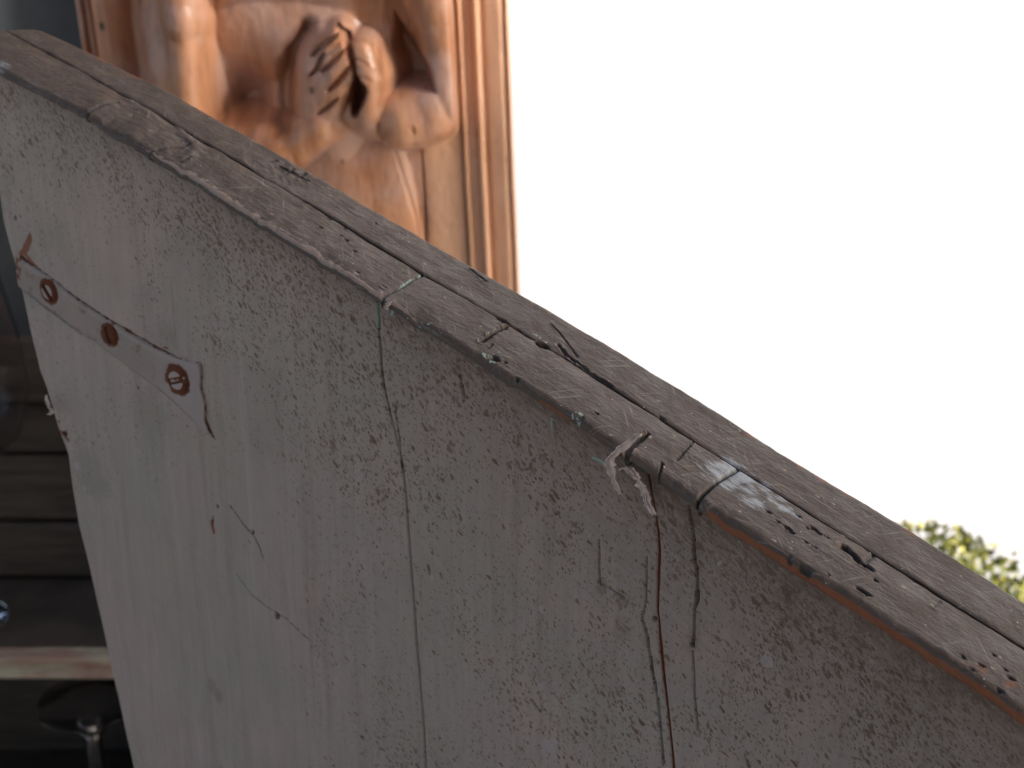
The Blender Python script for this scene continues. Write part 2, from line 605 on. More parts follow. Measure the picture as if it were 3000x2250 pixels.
HOLES = [(F((1128, 1462))[0], .55, 2.0), (F((811, 1806))[0], 1.1, 3.0), (F((810, 1800))[0], .7, 2.5), (F((1896, 1836))[0], .9, 1.2),
         (F((2004, 1915))[0], .9, 1.6), (F((44, 640))[0], .9, .8), (F((105, 650))[0], .35, .6), (F((636, 1486))[0], .6, .8), (F((676, 1486))[0], .7, 1.0),
         (F((1575, 1803))[0], .4, .8), (F((740, 1560))[0], .8, .6), (F((135, 1195))[0], 1.0, 2.0), (F((190, 1275))[0], 1.3, 3.0), (F((172, 1235))[0], .7, 2.0)]
STAIN = [(F((1740, 1735))[0], 2.6, .9), (F((1800, 1775))[0], 3.0, .9), (F((1800, 1860))[0], 3.8, .8), (F((2000, 1905))[0], 3.5, .8),
         (F((620, 2010), (650, 2050))[0], 2.6, .6), (F((640, 2040))[0], 2.4, .6), (F((1400, 1205), (1440, 1215))[0], 3.0, .8), (F((1470, 1212))[0], 3.0, .6)]
MOSS = [(F((80, 790))[0], 9, .5), (F((440, 930))[0], 10, .6), (F((480, 945))[0], 8, .7), (F((150, 720))[0], 9, .4), (F((440, 1190))[0], 12, .5), (F((260, 1380))[0], 9, .5), (F((560, 780))[0], 12, .3), (F((780, 1200))[0], 14, .3)]
CHIPS = [(F((95, 975), (135, 1010))[0], 1.6, .9), (F((120, 1005))[0], 1.4, .8), (F((205, 1310), (225, 1360))[0], 1.6, .8), (F((225, 1365))[0], 1.6, .7), (F((248, 1430))[0], 1.2, .7),
         (F((1583, 2205))[0], 3.0, .75), (F((1600, 2200))[0], 2.2, .75), (F((2225, 1960))[0], 2.6, .6), (F((1570, 1800))[0], 1.2, .8), (F((1566, 2030))[0], 1.4, .7),
         (F((745, 1920))[0], 2.0, .5), (F((2330, 2060))[0], 1.4, .5), (F((1256, 1700))[0], 1.1, .8), (F((1700, 1580))[0], 1.6, .5), (F((2090, 1675))[0], 1.6, .5)]
GREENS = [(F((1108, 890), (1114, 935), (1108, 960)), .9, 1.0), (F((1145, 880), (1140, 890)), 1.2, .9), (F((1165, 895), (1150, 920)), .8, .7), (F((690, 1685), (720, 1730)), .7, .8), (F((1735, 1345), (1790, 1372)), 1.0, .8), (F((1620, 1225), (1620, 1260)), .7, .6), (F((2540, 1860), (2542, 1900)), .8, .5)]
RUSTS = [(F((112, 1135), (122, 1190), (132, 1215)), 2.0, 1.0), (F((180, 1265), (200, 1290)), 1.2, .9), (F((150, 820), (185, 850)), .9, .75), (F((340, 960), (345, 985)), .7, .8), (F((225, 912), (232, 925)), .7, .8), (F((170, 890), (178, 910)), .7, .7), (F((485, 1035), (490, 1040)), .7, .8), (F((480, 1018), (492, 1020)), .6, .8), (F((88, 690), (72, 730), (60, 745)), 1.6, .9), (F((75, 745), (110, 790)), 1.4, 1.0), (F((50, 760), (58, 830)), 1.4, 1.0),
         (F((155, 822), (175, 850), (215, 880), (240, 895)), 1.0, .9), (F((128, 1120), (140, 1180)), 1.2, .7), (F((90, 700), (78, 735)), 1.3, .9), (F((540, 1170), (580, 1225)), .8, .7), (F((620, 1530), (624, 1560)), 1.2, .7)]


def build_face():
    NU, NT = 860, 640
    UR = .262
    s = np.linspace(0, 1, NU)
    t = np.concatenate([np.linspace(.0015, .03, 76), np.linspace(.03, .42, NT - 76)[1:]])
    NT = len(t)
    Sg, Tg = np.meshgrid(s, t, indexing='ij')
    u = -.22 + Sg * .45
    v = lip_v(u) - Tg
    for _ in range(8):
        uL = np.interp(v, LEFT[:, 1], LEFT[:, 0])
        u = uL + (UR - uL) * Sg
        v = lip_v(u) - Tg
    # joints of the three planks: every column close to a joint is moved onto it so each plank ends on its true edge
    v1 = SEAM1[::-1]
    v2 = SEAM2[::-1]
    us1 = np.interp(v, v1[:, 1], v1[:, 0]) + .0004 * (fbm(v * 300, v * 0 + 2.5, 3) - .5)
    us2 = np.interp(v, v2[:, 1], v2[:, 0]) + .0004 * (fbm(v * 300, v * 0 + 7.5, 5) - .5)
    mid = NT // 3
    c1 = int(np.argmin(np.abs(u[:, mid] - us1[:, mid])))
    c2 = int(np.argmin(np.abs(u[:, mid] - us2[:, mid])))
    for j in range(NT):
        a = us1[c1, j]
        b = us2[c2, j]
        u[:, j] = np.interp(np.arange(NU), [0, c1, c2, NU - 1], [u[0, j], a, b, UR])
    v = lip_v(u) - Tg
    X, Y = u, v
    mm = .001
    rag = (fbm(X * 900, Y * 900, 21, 3) - .5)
    out = np.zeros(X.shape)                     # displacement out of the face
    out += .0012 * (fbm(X * 40, Y * 26, 1, 3) - .5) + .0005 * (fbm(X * 190, Y * 50, 4, 3) - .5)
    # swelling towards the lip of the rail
    out += .0016 * np.exp(-(np.clip(Tg, 0, 1) / .014) ** 2)
    # the boards hollow back below the lip, more so towards the right
    out -= .0065 * smooth(-.10, .10, X) * (1 - np.exp(-(np.clip(Tg, 0, 1) / .021) ** 2))
    A = {n: np.zeros(X.shape) for n in ('speckle', 'grime_shade', 'moss', 'chip', 'green', 'rust', 'crack')}
    for pts, hw, dep, rust in CRACKS:
        if hw == 0:
            continue
        d, par = seg_dist(X, Y, pts)
        hw_ = .5 * hw * mm * (.45 + .9 * fbm(par * 9, par * 0 + dep, 11, 3)) * (.35 + .65 * np.sqrt(np.clip(np.sin(np.clip(par, .02, .98) * PI), 0, 1)))
        m = 1 - smooth(hw_ * .7, hw_ * 1.6 + .0003, d + rag * .0003)
        out -= m * dep * mm
        A['crack'] = np.maximum(A['crack'], m * (1 - rust))
        A['rust'] = np.maximum(A['rust'], m * rust * 1.4)
        lip_ = np.exp(-((d - hw_ * 2.2) / .0006) ** 2)
        out += lip_ * .00018
        A['chip'] = np.maximum(A['chip'], lip_ * .62 * smooth(.42, .62, fbm(X * 300, Y * 300, 13, 3)))
    for pts, hw in SCRATCH:
        d, par = seg_dist(X, Y, pts)
        m = np.exp(-(d / (hw * mm * .8)) ** 2) * np.sin(np.clip(par, .05, .95) * PI) ** .5
        out += m * .0003
        A['chip'] = np.maximum(A['chip'], m * (.35 + .25 * rag))
    for c, r, dep in HOLES:
        d = np.hypot(X - c[0], (Y - c[1]) * .75)
        m = 1 - smooth(r * mm * .6, r * mm * 1.2, d + rag * r * .0006)
        out -= m * dep * mm
        A['crack'] = np.maximum(A['crack'], m * .9)
        rim = np.exp(-((np.hypot(X - c[0] + r * .0008, Y - c[1] - r * .0004) - r * mm * 1.2) / (r * mm * .5)) ** 2)
        A['chip'] = np.maximum(A['chip'], rim * .35)
    for L_, key in ((STAIN, 'grime_shade'), (MOSS, 'moss'), (CHIPS, 'chip')):
        for c, r, a in L_:
            if key == 'moss':
                a = a * .45
            d = np.hypot(X - c[0], (Y - c[1]) * .7) + (.012 * (fbm(X * 90, Y * 90, 23, 3) - .5) if key == 'moss' else 0)
            A[key] = np.maximum(A[key], a * (1 - smooth(r * mm * .5, r * mm * 1.5, d + rag * r * .001)))
    for L_, key in ((GREENS, 'green'), (RUSTS, 'rust')):
        for pts, r, a in L_:
            d, par = seg_dist(X, Y, pts)
            A[key] = np.maximum(A[key], a * (1 - smooth(r * mm * .3, r * mm * 1.3, d + rag * .0008)))
    # thick old drips below the lip
    for pts, hw in SCRATCH[3:7]:
        d, par = seg_dist(X, Y, pts)
        out += .0006 * np.exp(-(d / (hw * mm * 1.3)) ** 2) * np.sin(np.clip(par, .05, .95) * PI)
    # joints: edges rounded back, first joint hairline, second one filled with rusty wood dust
    for us, c, hw, rust in ((us1, c1, .00022, .15), (us2, c2, .00042, .9)):
        seam_u = u[c:c + 1, :]
        d = np.abs(u - seam_u) + rag * .0002
        wv = .45 + .9 * fbm(v * 60, v * 0 + hw * 1e4, 31, 3)
        if rust < .5:
            wv = wv * (.32 + .9 * smooth(-.02, .02, v - SEAM1[5, 1]))
        m = 1 - smooth(hw * wv * .5, hw * wv * 1.5 + .0002, d)
        out -= m * (.0022 if rust < .5 else .0010)
        A['crack'] = np.maximum(A['crack'], m * (1 - rust) * smooth(.3, .6, wv) * (1 if rust > .5 else .35 + .65 * smooth(-.09, -.03, v)))
        A['rust'] = np.maximum(A['rust'], m * rust * 1.5)
        e = np.exp(-((u - seam_u + .0007) / .0006) ** 2)
        A['chip'] = np.maximum(A['chip'], e * (.15 if rust > .5 else .30 + .35 * smooth(-.01, -.06, v)))
    # specks: thick under the rail in the middle, sparse at the lower left
    ax, ay = F((1500, 1500))[0]
    den = .46 + .30 * (fbm(X * 26, Y * 20, 51, 3) - .5)
    lo = F((500, 1900))[0]
    den -= .36 * np.exp(-(((X - lo[0]) / .085) ** 2 + ((Y - lo[1]) / .10) ** 2))
    lf = F((200, 900))[0]
    den -= .18 * np.exp(-(((X - lf[0]) / .05) ** 2 + ((Y - lf[1]) / .06) ** 2))
    den += .14 * np.exp(-(Tg / .05) ** 2)
    den += .34 * (fbm(X * 60, Y * 45, 57, 4) - .5)
    A['speckle'] = np.clip(den, 0, .85)
    # handling dirt under the lip, with shade painted in, wider towards the right
    A['grime_shade'] = np.maximum(A['grime_shade'], .85 * np.exp(-(np.clip(Tg, 0, 1) / .007) ** 2) + .30 * np.exp(-(np.clip(Tg, 0, 1) / .02) ** 2) + .75 * smooth(-.10, .12, X) * np.exp(-(Tg / .085) ** 2) + .28 * np.exp(-(Tg / .05) ** 2))
    # left edge broken and worn
    el = (u - u[0:1, :])
    out -= .0025 * np.exp(-(el / .0012) ** 2)
    A['rust'] = np.maximum(A['rust'], .62 * np.exp(-(el / .0012) ** 2) * (fbm(v * 120, v * 0, 8, 3) > .45))
    W = FACE_W - out
    # a front sheet and, round the ends and behind, a plain body so each plank is solid
    bounds = [(0, c1), (c1, c2), (c2, NU - 1)]
    for a, b in bounds:
        sl = slice(a, b + 1)
        uu, vv_, ww_ = u[sl], v[sl], W[sl]
        n, m_ = uu.shape
        # extra rows run on down to the floor, extra columns turn back along the plank's edges
        P = to_world(uu, ww_, vv_)
        att = {k_: x[sl] for k_, x in A.items()}
        uvs = np.stack([uu, vv_], -1)
        low = to_world(uu[:, -1:], np.full((n, 1), FACE_W), np.full((n, 1), .004 - P0[2]))
        P = np.concatenate([P, low], 1)
        uvs = np.concatenate([uvs, np.stack([uu[:, -1:], np.full((n, 1), -P0[2])], -1)], 1)
        att = {k_: np.concatenate([x, x[:, -1:]], 1) for k_, x in att.items()}
        back = .020
        P = np.concatenate([(P[:1] - NV * back), P, (P[-1:] - NV * back)], 0)
        uvs = np.concatenate([uvs[:1], uvs, uvs[-1:]], 0)
        att = {k_: np.concatenate([x[:1], x, x[-1:]], 0) for k_, x in att.items()}
        n2, m2 = P.shape[:2]
        Fq = grid_faces(n2, m2, True)
        # back of the plank: one strip across
        idx = np.arange(n2 * m2).reshape(n2, m2)
        bq = np.stack([idx[0, :-1], idx[0, 1:], idx[-1, 1:], idx[-1, :-1]], -1)[:: 1]
        Fq = np.concatenate([Fq, bq[:, ::-1]], 0)
        mesh('plank', P.reshape(-1, 3), Fq, M['face'], panel, uvs.reshape(-1, 2), {k_: x.ravel() for k_, x in att.items()})


build_face()

# ---- the top rail: three front lengths and one long back length
def R(*p):
    return rail_uw(p)


J1 = R((1116, 866), (1180, 838), (1241, 800))
J2 = R((2030, 1466), (2090, 1420), (2168, 1370))
PITS = [  # px, radius mm, depth mm, green, pale
    ((745, 632), .8, 1.2, .2, .5), ((895, 592), 1.2, 2.0, .3, .2), ((1473, 940), 1.8, 4.0, .5, .3), ((1588, 1012), 2.2, 4.0, .6, .3), ((1520, 966), .9, 3.0, .3, .6), ((1940, 1226), 1.2, 2.5, .3, .2),
    ((1448, 1048), 1.7, 1.8, .7, .3), ((1480, 1062), .6, .8, .5, .0), ((1516, 1106), .8, 1.2, .5, .5), ((1748, 1216), .8, 1.2, .1, .3), ((1700, 1222), 1.2, .5, .8, .4),
    ((2250, 1500), .7, 1.6, .0, .4), ((2340, 1513), .7, 1.6, .0, .2), ((2308, 1548), .9, 2.0, .2, .4), ((2320, 1560), .6, 1.2, .2, .4), ((2368, 1548), .6, 1.4, .0, .6),
    ((2383, 1550), .9, 2.0, .0, .5), ((2400, 1566), .8, 1.8, .0, .6), ((2422, 1576), .6, 1.2, .0, .6), ((2480, 1570), .6, 1.4, .0, .4), ((2386, 1606), .7, 1.2, .0, .7),
    ((2316, 1626), .9, 1.4, .2, .6), ((2352, 1648), 1.0, 1.6, .0, .8), ((2372, 1660), 1.1, 1.8, .0, .2), ((2520, 1728), 1.0, 2.0, .1, .5), ((2538, 1738), 1.0, 2.0, .0, .3),
    ((2563, 1704), .6, 2.0, .0, .1), ((2470, 1606), 1.1, 2.6, .2, .6), ((2820, 1925), .8, 1.4, .0, .3), ((2875, 1950), .7, 1.4, .0, .3), ((2912, 1922), .5, 1.2, .0, .2),
    ((2960, 1990), .9, 1.4, .0, .5), ((2930, 2020), .9, 1.2, .0, .4), ((1126, 838), .8, .9, .0, .7), ((1048, 796), .5, 1.0, .1, .1), ((965, 640), .7, 1.0, .0, .1), ((1010, 668), .6, .9, .0, .1),
    ((1015, 705), .8, 1.0, .0, .1), ((1038, 738), .7, .9, .0, .1), ((940, 668), .7, .7, .0, .1), ((190, 240), .4, .7, .0, .1), ((210, 250), .4, .7, .0, .1), ((2850, 1962), .8, 1.0, .0, .3),
    ((1000, 690), .6, .8, 0, .1), ((1180, 800), .5, .4, .0, .1), ((2945, 1965), .6, 1.0, 0, .4), ((2360, 1590), .5, 1.0, 0, .6), ((2430, 1680), .5, .9, 0, .5), ((2280, 1530), .5, 1.2, 0, .4),
]
GOUGES = [  # polyline, half-width mm, depth mm, green, pale
    (R((1410, 1002), (1440, 985), (1465, 968), (1488, 957)), .9, 2.6, .45, .5),
    (R((1430, 1022), (1442, 1010)), .4, .7, .6, .3),
    (R((1895, 1275), (1870, 1290), (1840, 1318), (1822, 1345), (1815, 1385)), 1.1, 2.2, .1, .7),
    (R((2470, 1606), (2500, 1630), (2530, 1660), (2545, 1670)), 1.5, 2.2, .0, .6),
    (R((2528, 1655), (2556, 1632), (2560, 1618)), .8, 1.0, .2, .9),
    (R((1940, 1355), (1925, 1400), (1910, 1418)), .45, 1.5, .0, .2),
    (R((2035, 1290), (2010, 1320), (1984, 1350)), .4, 1.2, .0, .3),
    (R((245, 335), (300, 315), (345, 300)), .7, 1.0, .0, .3),
    (R((418, 442), (480, 436), (530, 432), (585, 412)), .5, .8, .2, .3),
    (R((530, 475), (560, 462)), .5, .6, .0, .1),
    (R((2755, 1760), (2738, 1785)), .5, .4, .3, .6),
]
# back strip gouges
BGOUGES = [
    (R((1636, 1010), (1660, 1040), (1690, 1062)), .8, 1.0, .0, .7), (R((1690, 1062), (1740, 1098), (1790, 1130)), .8, .6, .0, .5),
    (R((1376, 785), (1400, 805), (1420, 822)), .9, .5, .0, .5), (R((785, 478), (810, 470)), .6, .6, .0, .2), (R((835, 510), (862, 496)), .6, .8, .0, .2), (R((870, 520), (895, 505)), .6, .8, .0, .2),
    (R((1615, 950), (1650, 990), (1690, 1045)), .35, .9, .0, .2), (R((1104, 652), (1100, 656)), .5, .4, .0, .7),
    (R((820, 488), (905, 530)), .9, .6, .0, .1),
]
WHITES = [(R((2110, 1380), (2160, 1365))[0], 5, .8), (R((2145, 1372))[0], 5, .9), (R((2090, 1395))[0], 4.5, .6), (R((2180, 1395))[0], 4.0, .9), (R((2130, 1420))[0], 3.5, .7), (R((2205, 1440))[0], 4.5, .75),
          (R((2200, 1468))[0], 4.5, .75), (R((2260, 1460))[0], 3.6, .65), (R((2300, 1490))[0], 3.0, .65), (R((2160, 1400))[0], 4.0, .8), (R((2330, 1512))[0], 2.2, .6), (R((2235, 1425))[0], 3.6, .7), (R((2285, 1462))[0], 3.0, .65), (R((2065, 1375))[0], 3.5, .5), (R((10, 190))[0], 5, .5)]
GREENR = [(R((1125, 862), (1160, 848), (1200, 824), (1232, 806)), .7, .8), (R((1150, 865), (1195, 850)), 1.3, .42), (R((1320, 845), (1380, 885)), .9, .5), (R((1230, 930), (1260, 940)), 1.4, .45),
          (R((1700, 1215), (1690, 1232)), 1.3, .6), (R((560, 398), (565, 402)), .6, .9), (R((1435, 1040), (1460, 1030)), 1.2, .5), (R((1400, 1005), (1440, 980), (1470, 960)), 1.0, .4),
          (R((1455, 1062), (1500, 1090)), 1.8, .38), (R((2450, 1545), (2530, 1600)), .7, .5), (R((2660, 1680), (2730, 1730)), .7, .45), (R((380, 288), (390, 300)), .5, .7)]
GREENB = [(R((1560, 975), (1600, 1000)), 1.0, .55), (R((1920, 1210), (1950, 1228)), .9, .5), (R((2140, 1240), (2165, 1258)), 1.4, .5), (R((690, 408), (720, 425)), 1.0, .3), (R((930, 530), (1000, 575)), 1.2, .3), (R((1240, 790), (1400, 885)), .6, .28)]
BARE_U = R((2030, 1466), (3000, 2106))
BARE2 = R((1540, 1125), (1640, 1195))


def rail_piece(name, uA, uB, front, NU, deep=1):
    """uA, uB: functions of w giving the piece's two ends"""
    if front:
        # profile stations: underside, lip rounding, flat, drop into the seam
        th = np.linspace(-.1, PI / 2, 20)
        rr = .0029
        head = [(.012, -.0042), (.008, -.0042), (.0045, -.0041), (.0024, -.0040), (.0012, -.0037), (.0005, -.0030)]
        arc = [(rr - rr * math.cos(a) if a > 0 else rr - rr * math.cos(a), -rr + rr * math.sin(a)) for a in th]
        nf = 84
    else:
        nf = 60
    s = np.linspace(0, 1, NU)
    um = uA(np.array([.02]))[0] + (uB(np.array([.02]))[0] - uA(np.array([.02]))[0]) * s
    ws = w_seam(um)
    wt = w_top(um)
    rows_w, rows_h = [], []
    gap = .00026
    if front:
        for x, h in head + arc:
            rows_w.append(np.full(NU, x))
            rows_h.append(np.full(NU, h))
        for q in np.linspace(0, 1, nf)[1:]:
            x = rr + (ws - gap - rr) * q
            rows_w.append(x)
            rows_h.append(.0006 * np.sin(q * PI) * np.ones(NU) - .0006 * smooth(.95, 1, np.full(NU, q)))
        for d in (.0006, .0015, .003, .008):
            rows_w.append(ws - gap)
            rows_h.append(np.full(NU, -d - .0005))
    else:
        for d in (.008, .003, .0015, .0006):
            rows_w.append(ws + gap)
            rows_h.append(np.full(NU, -d - .0002))
        rb = .0045
        for q in np.linspace(0, 1, nf):
            rows_w.append(ws + gap + (wt - rb - ws - gap) * q)
            rows_h.append(np.full(NU, -.0004 * (1 - smooth(0, .05, q)) + .0002 * math.sin(q * PI)))
        for a in np.linspace(0, PI / 2, 14)[1:]:
            rows_w.append(wt - rb + rb * math.sin(a))
            rows_h.append(np.full(NU, -rb + rb * math.cos(a)))
        for d in (.008, .014, .02):
            rows_w.append(wt)
            rows_h.append(np.full(NU, -d))
        rows_w.append(ws + .003)
        rows_h.append(np.full(NU, -.02))
    Wd = np.stack(rows_w, 1)
    H = np.stack(rows_h, 1)
    if deep != 1:
        H = np.where((H < -.001) & (Wd < .014), -.001 + (H + .001) * deep, H)
    u = uA(Wd) + (uB(Wd) - uA(Wd)) * s[:, None]
    X, Y = u, Wd
    mm = .001
    nrow = Wd.shape[1]
    # arc-length coordinate across the profile, so texture does not smear over the lip
    q = np.zeros_like(Wd)
    q[:, 1:] = np.cumsum(np.hypot(np.diff(Wd, axis=1), np.diff(H, axis=1)), 1)
    rag = fbm(X * 800, q * 800, 61, 3) - .5
    dz = .0016 * (fbm(X * 45, q * 60, 71, 3) - .5) + .0006 * (fbm(X * 260, q * 200, 73, 3) - .5)
    dw = np.zeros_like(dz)
    if front:
        near = np.exp(-(Y / .0045) ** 2)
        dz -= near * .0010 * smooth(.5, .8, fbm(X * 150, X * 0 + 2, 77, 4))
        dw -= near * .0010 * (fbm(X * 170, X * 0 + 6, 79, 4) - .5)
    A = {n: np.zeros(X.shape) for n in ('wear', 'grime_shade', 'white', 'green', 'bare', 'crack')}
    topm = smooth(-.004, -.001, H)
    for (px, r, dep, g, pale) in PITS:
        c = PITC[px]
        if (c[1] < w_seam(c[0])) != front and abs(c[1] - w_seam(c[0])) > .0025:
            continue
        d = np.hypot((X - c[0]) * .8, Y - c[1])
        m = (1 - smooth(r * mm * .45, r * mm * 1.15, d + rag * r * .0009)) * topm
        dz -= m * dep * mm
        A['crack'] = np.maximum(A['crack'], m * .95)
        rim = np.exp(-((np.hypot((X - c[0] + r * .0007) * .8, Y - c[1] + r * .0004) - r * mm * 1.1) / (r * mm * .6)) ** 2) * topm * smooth(.36, .58, fbm(X * 420, Y * 420, 45, 3)) * 1.3
        A['green'] = np.maximum(A['green'], rim * g * .75)
        A['wear'] = np.maximum(A['wear'], rim * pale)
        dz += rim * .00018
    for pts, hw, dep, g, pale in (GOUGES if front else BGOUGES):
        d, par = seg_dist(X, Y, pts)
        m = 1 - smooth(hw * mm * .4, hw * mm * 1.15, d + rag * hw * .0011)
        dz -= m * dep * mm
        A['crack'] = np.maximum(A['crack'], m * .95)
        rim = np.exp(-((d - hw * mm * 1.3) / (hw * mm * .7)) ** 2) * smooth(.38, .6, fbm(X * 420, Y * 420, 43, 3)) * 1.3
        A['green'] = np.maximum(A['green'], rim * g * .8)
        A['wear'] = np.maximum(A['wear'], rim * pale)
        dz += rim * .0003
    for c, r, a in WHITES:
        d = np.hypot(X - c[0], Y - c[1])
        A['white'] = np.maximum(A['white'], a * (1 - smooth(r * mm * .3, r * mm * 2.0, d)))
    for pts, r, a in (GREENR if front else GREENB):
        d, par = seg_dist(X, Y, pts)
        A['green'] = np.maximum(A['green'], a * (1 - smooth(r * mm * .4, r * mm * 1.4, d)))
    if front:
        # ragged seam edge with pale broken paint; bites out of the edge
        es = (ws[:, None] - gap) - Y
        bite = smooth(.5, .75, fbm(X * 420, X * 0 + 3.3, 81, 3)) * .0007
        m = 1 - smooth(bite * .6, bite + .0003, es)
        dz -= m * .0010 * (H > -.001)
        A['wear'] = np.maximum(A['wear'], np.exp(-((es - bite - .0002) / .0005) ** 2) * (.55 + .6 * (fbm(X * 90, X * 0, 83, 2) - .35)))
        A['green'] = np.maximum(A['green'], np.exp(-((es - bite - .0002) / .0005) ** 2) * (.25 + .5 * (fbm(X * 60, X * 0 + 9, 85, 2) - .4)))
        # lip worn through on the left lengths, bare red wood under it on the right one
        lipm = np.exp(-((H + .0008) / .0010) ** 2) * (Y < .005)
        lw = .62 * smooth(R0[0] - .03, R0[0] + .02, X) * (1 - smooth(J1[0, 0] - .004, J1[0, 0] + .03, X)) + .36
        A['wear'] = np.maximum(A['wear'], lipm * lw)
        A['grime_shade'] = np.maximum(A['grime_shade'], .45 * smooth(-.0012, -.0035, H) * (Y < .012) + .15)  # darker tone on the lip's underside, over a thin even film
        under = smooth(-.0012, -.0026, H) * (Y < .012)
        bare = smooth(BARE_U[0, 0], BARE_U[0, 0] + .006, X) * .95
        bare = np.maximum(bare, .75 * smooth(BARE2[0, 0], BARE2[0, 0] + .01, X) * (1 - smooth(BARE2[1, 0], BARE2[1, 0] + .012, X)))
        A['bare'] = np.maximum(A['bare'], under * bare * (.62 + .6 * fbm(X * 70, X * 0 + 5, 47, 3)))
        # right end: crusty with rust-orange flecks
        crust = smooth(BARE_U[1, 0] - .06, BARE_U[1, 0] - .01, X) * (Y < .012)
        A['bare'] = np.maximum(A['bare'], crust * .42)
        # dented lead-like repairs at the upper left
        pz = smooth(REP[0] - .008, REP[0] + .004, X) * (1 - smooth(REP[1] - .01, REP[1] + .01, X))
        fold = np.abs(np.mod((X * 1.0 + Y * .9) * 36 + 1.9 * fbm(X * 70, Y * 70, 91, 3), 1) - .5) * 2
        dz += pz * .0010 * (smooth(.1, .95, fold) - .5)
        A['wear'] = np.maximum(A['wear'], pz * .25 * smooth(.75, .95, fold))
        # piece ends: rounded, greenish
        for uu0, on in ((uA(Wd), name_ends[0]), (uB(Wd), name_ends[1])):
            if on:
                d = np.abs(X - uu0)
                dz -= .0016 * (1 - smooth(.0001, .0008, d + rag * .0003))
                A['green'] = np.maximum(A['green'], on * .62 * np.exp(-((d - .0008) / .0006) ** 2) * smooth(.35, .6, fbm(Y * 260, Y * 0 + 4, 41, 3)))
                A['wear'] = np.maximum(A['wear'], .5 * np.exp(-((d - .0006) / .0006) ** 2))
                A['crack'] = np.maximum(A['crack'], (1 - smooth(.0002, .0006, d)) * .95)
    else:
        eb = (wt[:, None]) - Y
        A['grime_shade'] = np.maximum(A['grime_shade'], 1.0 * np.exp(-((eb - .002) / .005) ** 2) * smooth(.3, .6, fbm(X * 120, Y * 300, 97, 3)) + .12)
        A['bare'] = np.maximum(A['bare'], .42 * np.exp(-((eb - .003) / .005) ** 2))
        A['wear'] = np.maximum(A['wear'], np.exp(-((H + .0018) / .0016) ** 2) * (Y > ws[:, None] + .01) * .50)
        rough = np.exp(-(((X - R((850, 500))[0, 0]) / .012) ** 2))
        dz += rough * .0012 * (fbm(X * 380 + Y * 200, Y * 260, 95, 2) - .5) * topm
    wave = lip_v(X) + LIFT
    V = to_world(X, Wd - dw, wave + H + dz)
    uvs = np.stack([X, q], -1)
    V2 = V.reshape(-1, 3)
    Fq = grid_faces(NU, nrow, True)
    o = mesh(name, V2, Fq, M['rail'], panel, uvs.reshape(-1, 2), {k_: x.ravel() for k_, x in A.items()})
    return o


PITC = {p[0]: R(p[0])[0] for p in PITS}
R0 = R((448, 470))[0]
REP = (R((230, 300))[0, 0], R((620, 440))[0, 0])


def const(c):
    return lambda wd: np.full(np.shape(wd), c)


def joint(J, off):
    return lambda wd: np.interp(np.clip(wd, 0, .05), J[:, 1], J[:, 0]) + off


J1 = J1[np.argsort(J1[:, 1])]
J2 = J2[np.argsort(J2[:, 1])]
name_ends = (0, 1)
rail_piece('front_rail', const(-.29), joint(J1, -.0001), True, 420)
name_ends = (1, .2)
rail_piece('front_rail', joint(J1, .0001), joint(J2, -.0002), True, 330)
name_ends = (.2, 0)
rail_piece('front_rail', joint(J2, .0002), const(.30), True, 260, 1.7)


def back_end(wd):
    # the far end of the back length is rounded off
    e = R((20, 88))[0, 0]
    q = np.clip((wd - .034) / .022, 0, 1)
    return e + .004 * q + .016 * q ** 4


rail_piece('back_rail', back_end, const(.30), False, 760)
# backing board of the panel behind the planks
bk = to_world(np.array([-.16, .30, .30, -.10]), np.full(4, .0285), np.array([lip_v(-.16) - .02, lip_v(.3) - .02, -P0[2] + .004, -P0[2] + .004]))
bk2 = bk - NV * .012
mesh('backing_board', np.concatenate([bk, bk2]), [(0, 1, 2, 3), (7, 6, 5, 4), (0, 4, 5, 1), (1, 5, 6, 2), (2, 6, 7, 3), (3, 7, 4, 0)], M['timber'], panel, smooth_shade=False)

# ---- metal strap with three rusty screws
def strap_mat():
    k = NM('painted_strap')
    p = k.attr('surf', True)
    base = k.mix(k.ramp(k.noise(p, 40, 4), .35, .65), (.285, .238, .20), (.325, .26, .222))
    base = k.mix(k.math('MULTIPLY', k.ramp(k.noise(p, 150, 4, .65), .55, .68), .6), base, (.15, .08, .05))
    base = k.mix(k.attr('tip'), base, (.37, .30, .27))
    rs = k.ramp(k.math('ADD', k.attr('rust'), k.math('MULTIPLY', k.math('SUBTRACT', k.noise(p, 330, 4), .5), 1.2)), .45, .6)
    base = k.mix(rs, base, (.13, .042, .02))
    return k.done(base, .5, k.bump(k.noise(p, 160, 4), .3, .0006), .4)


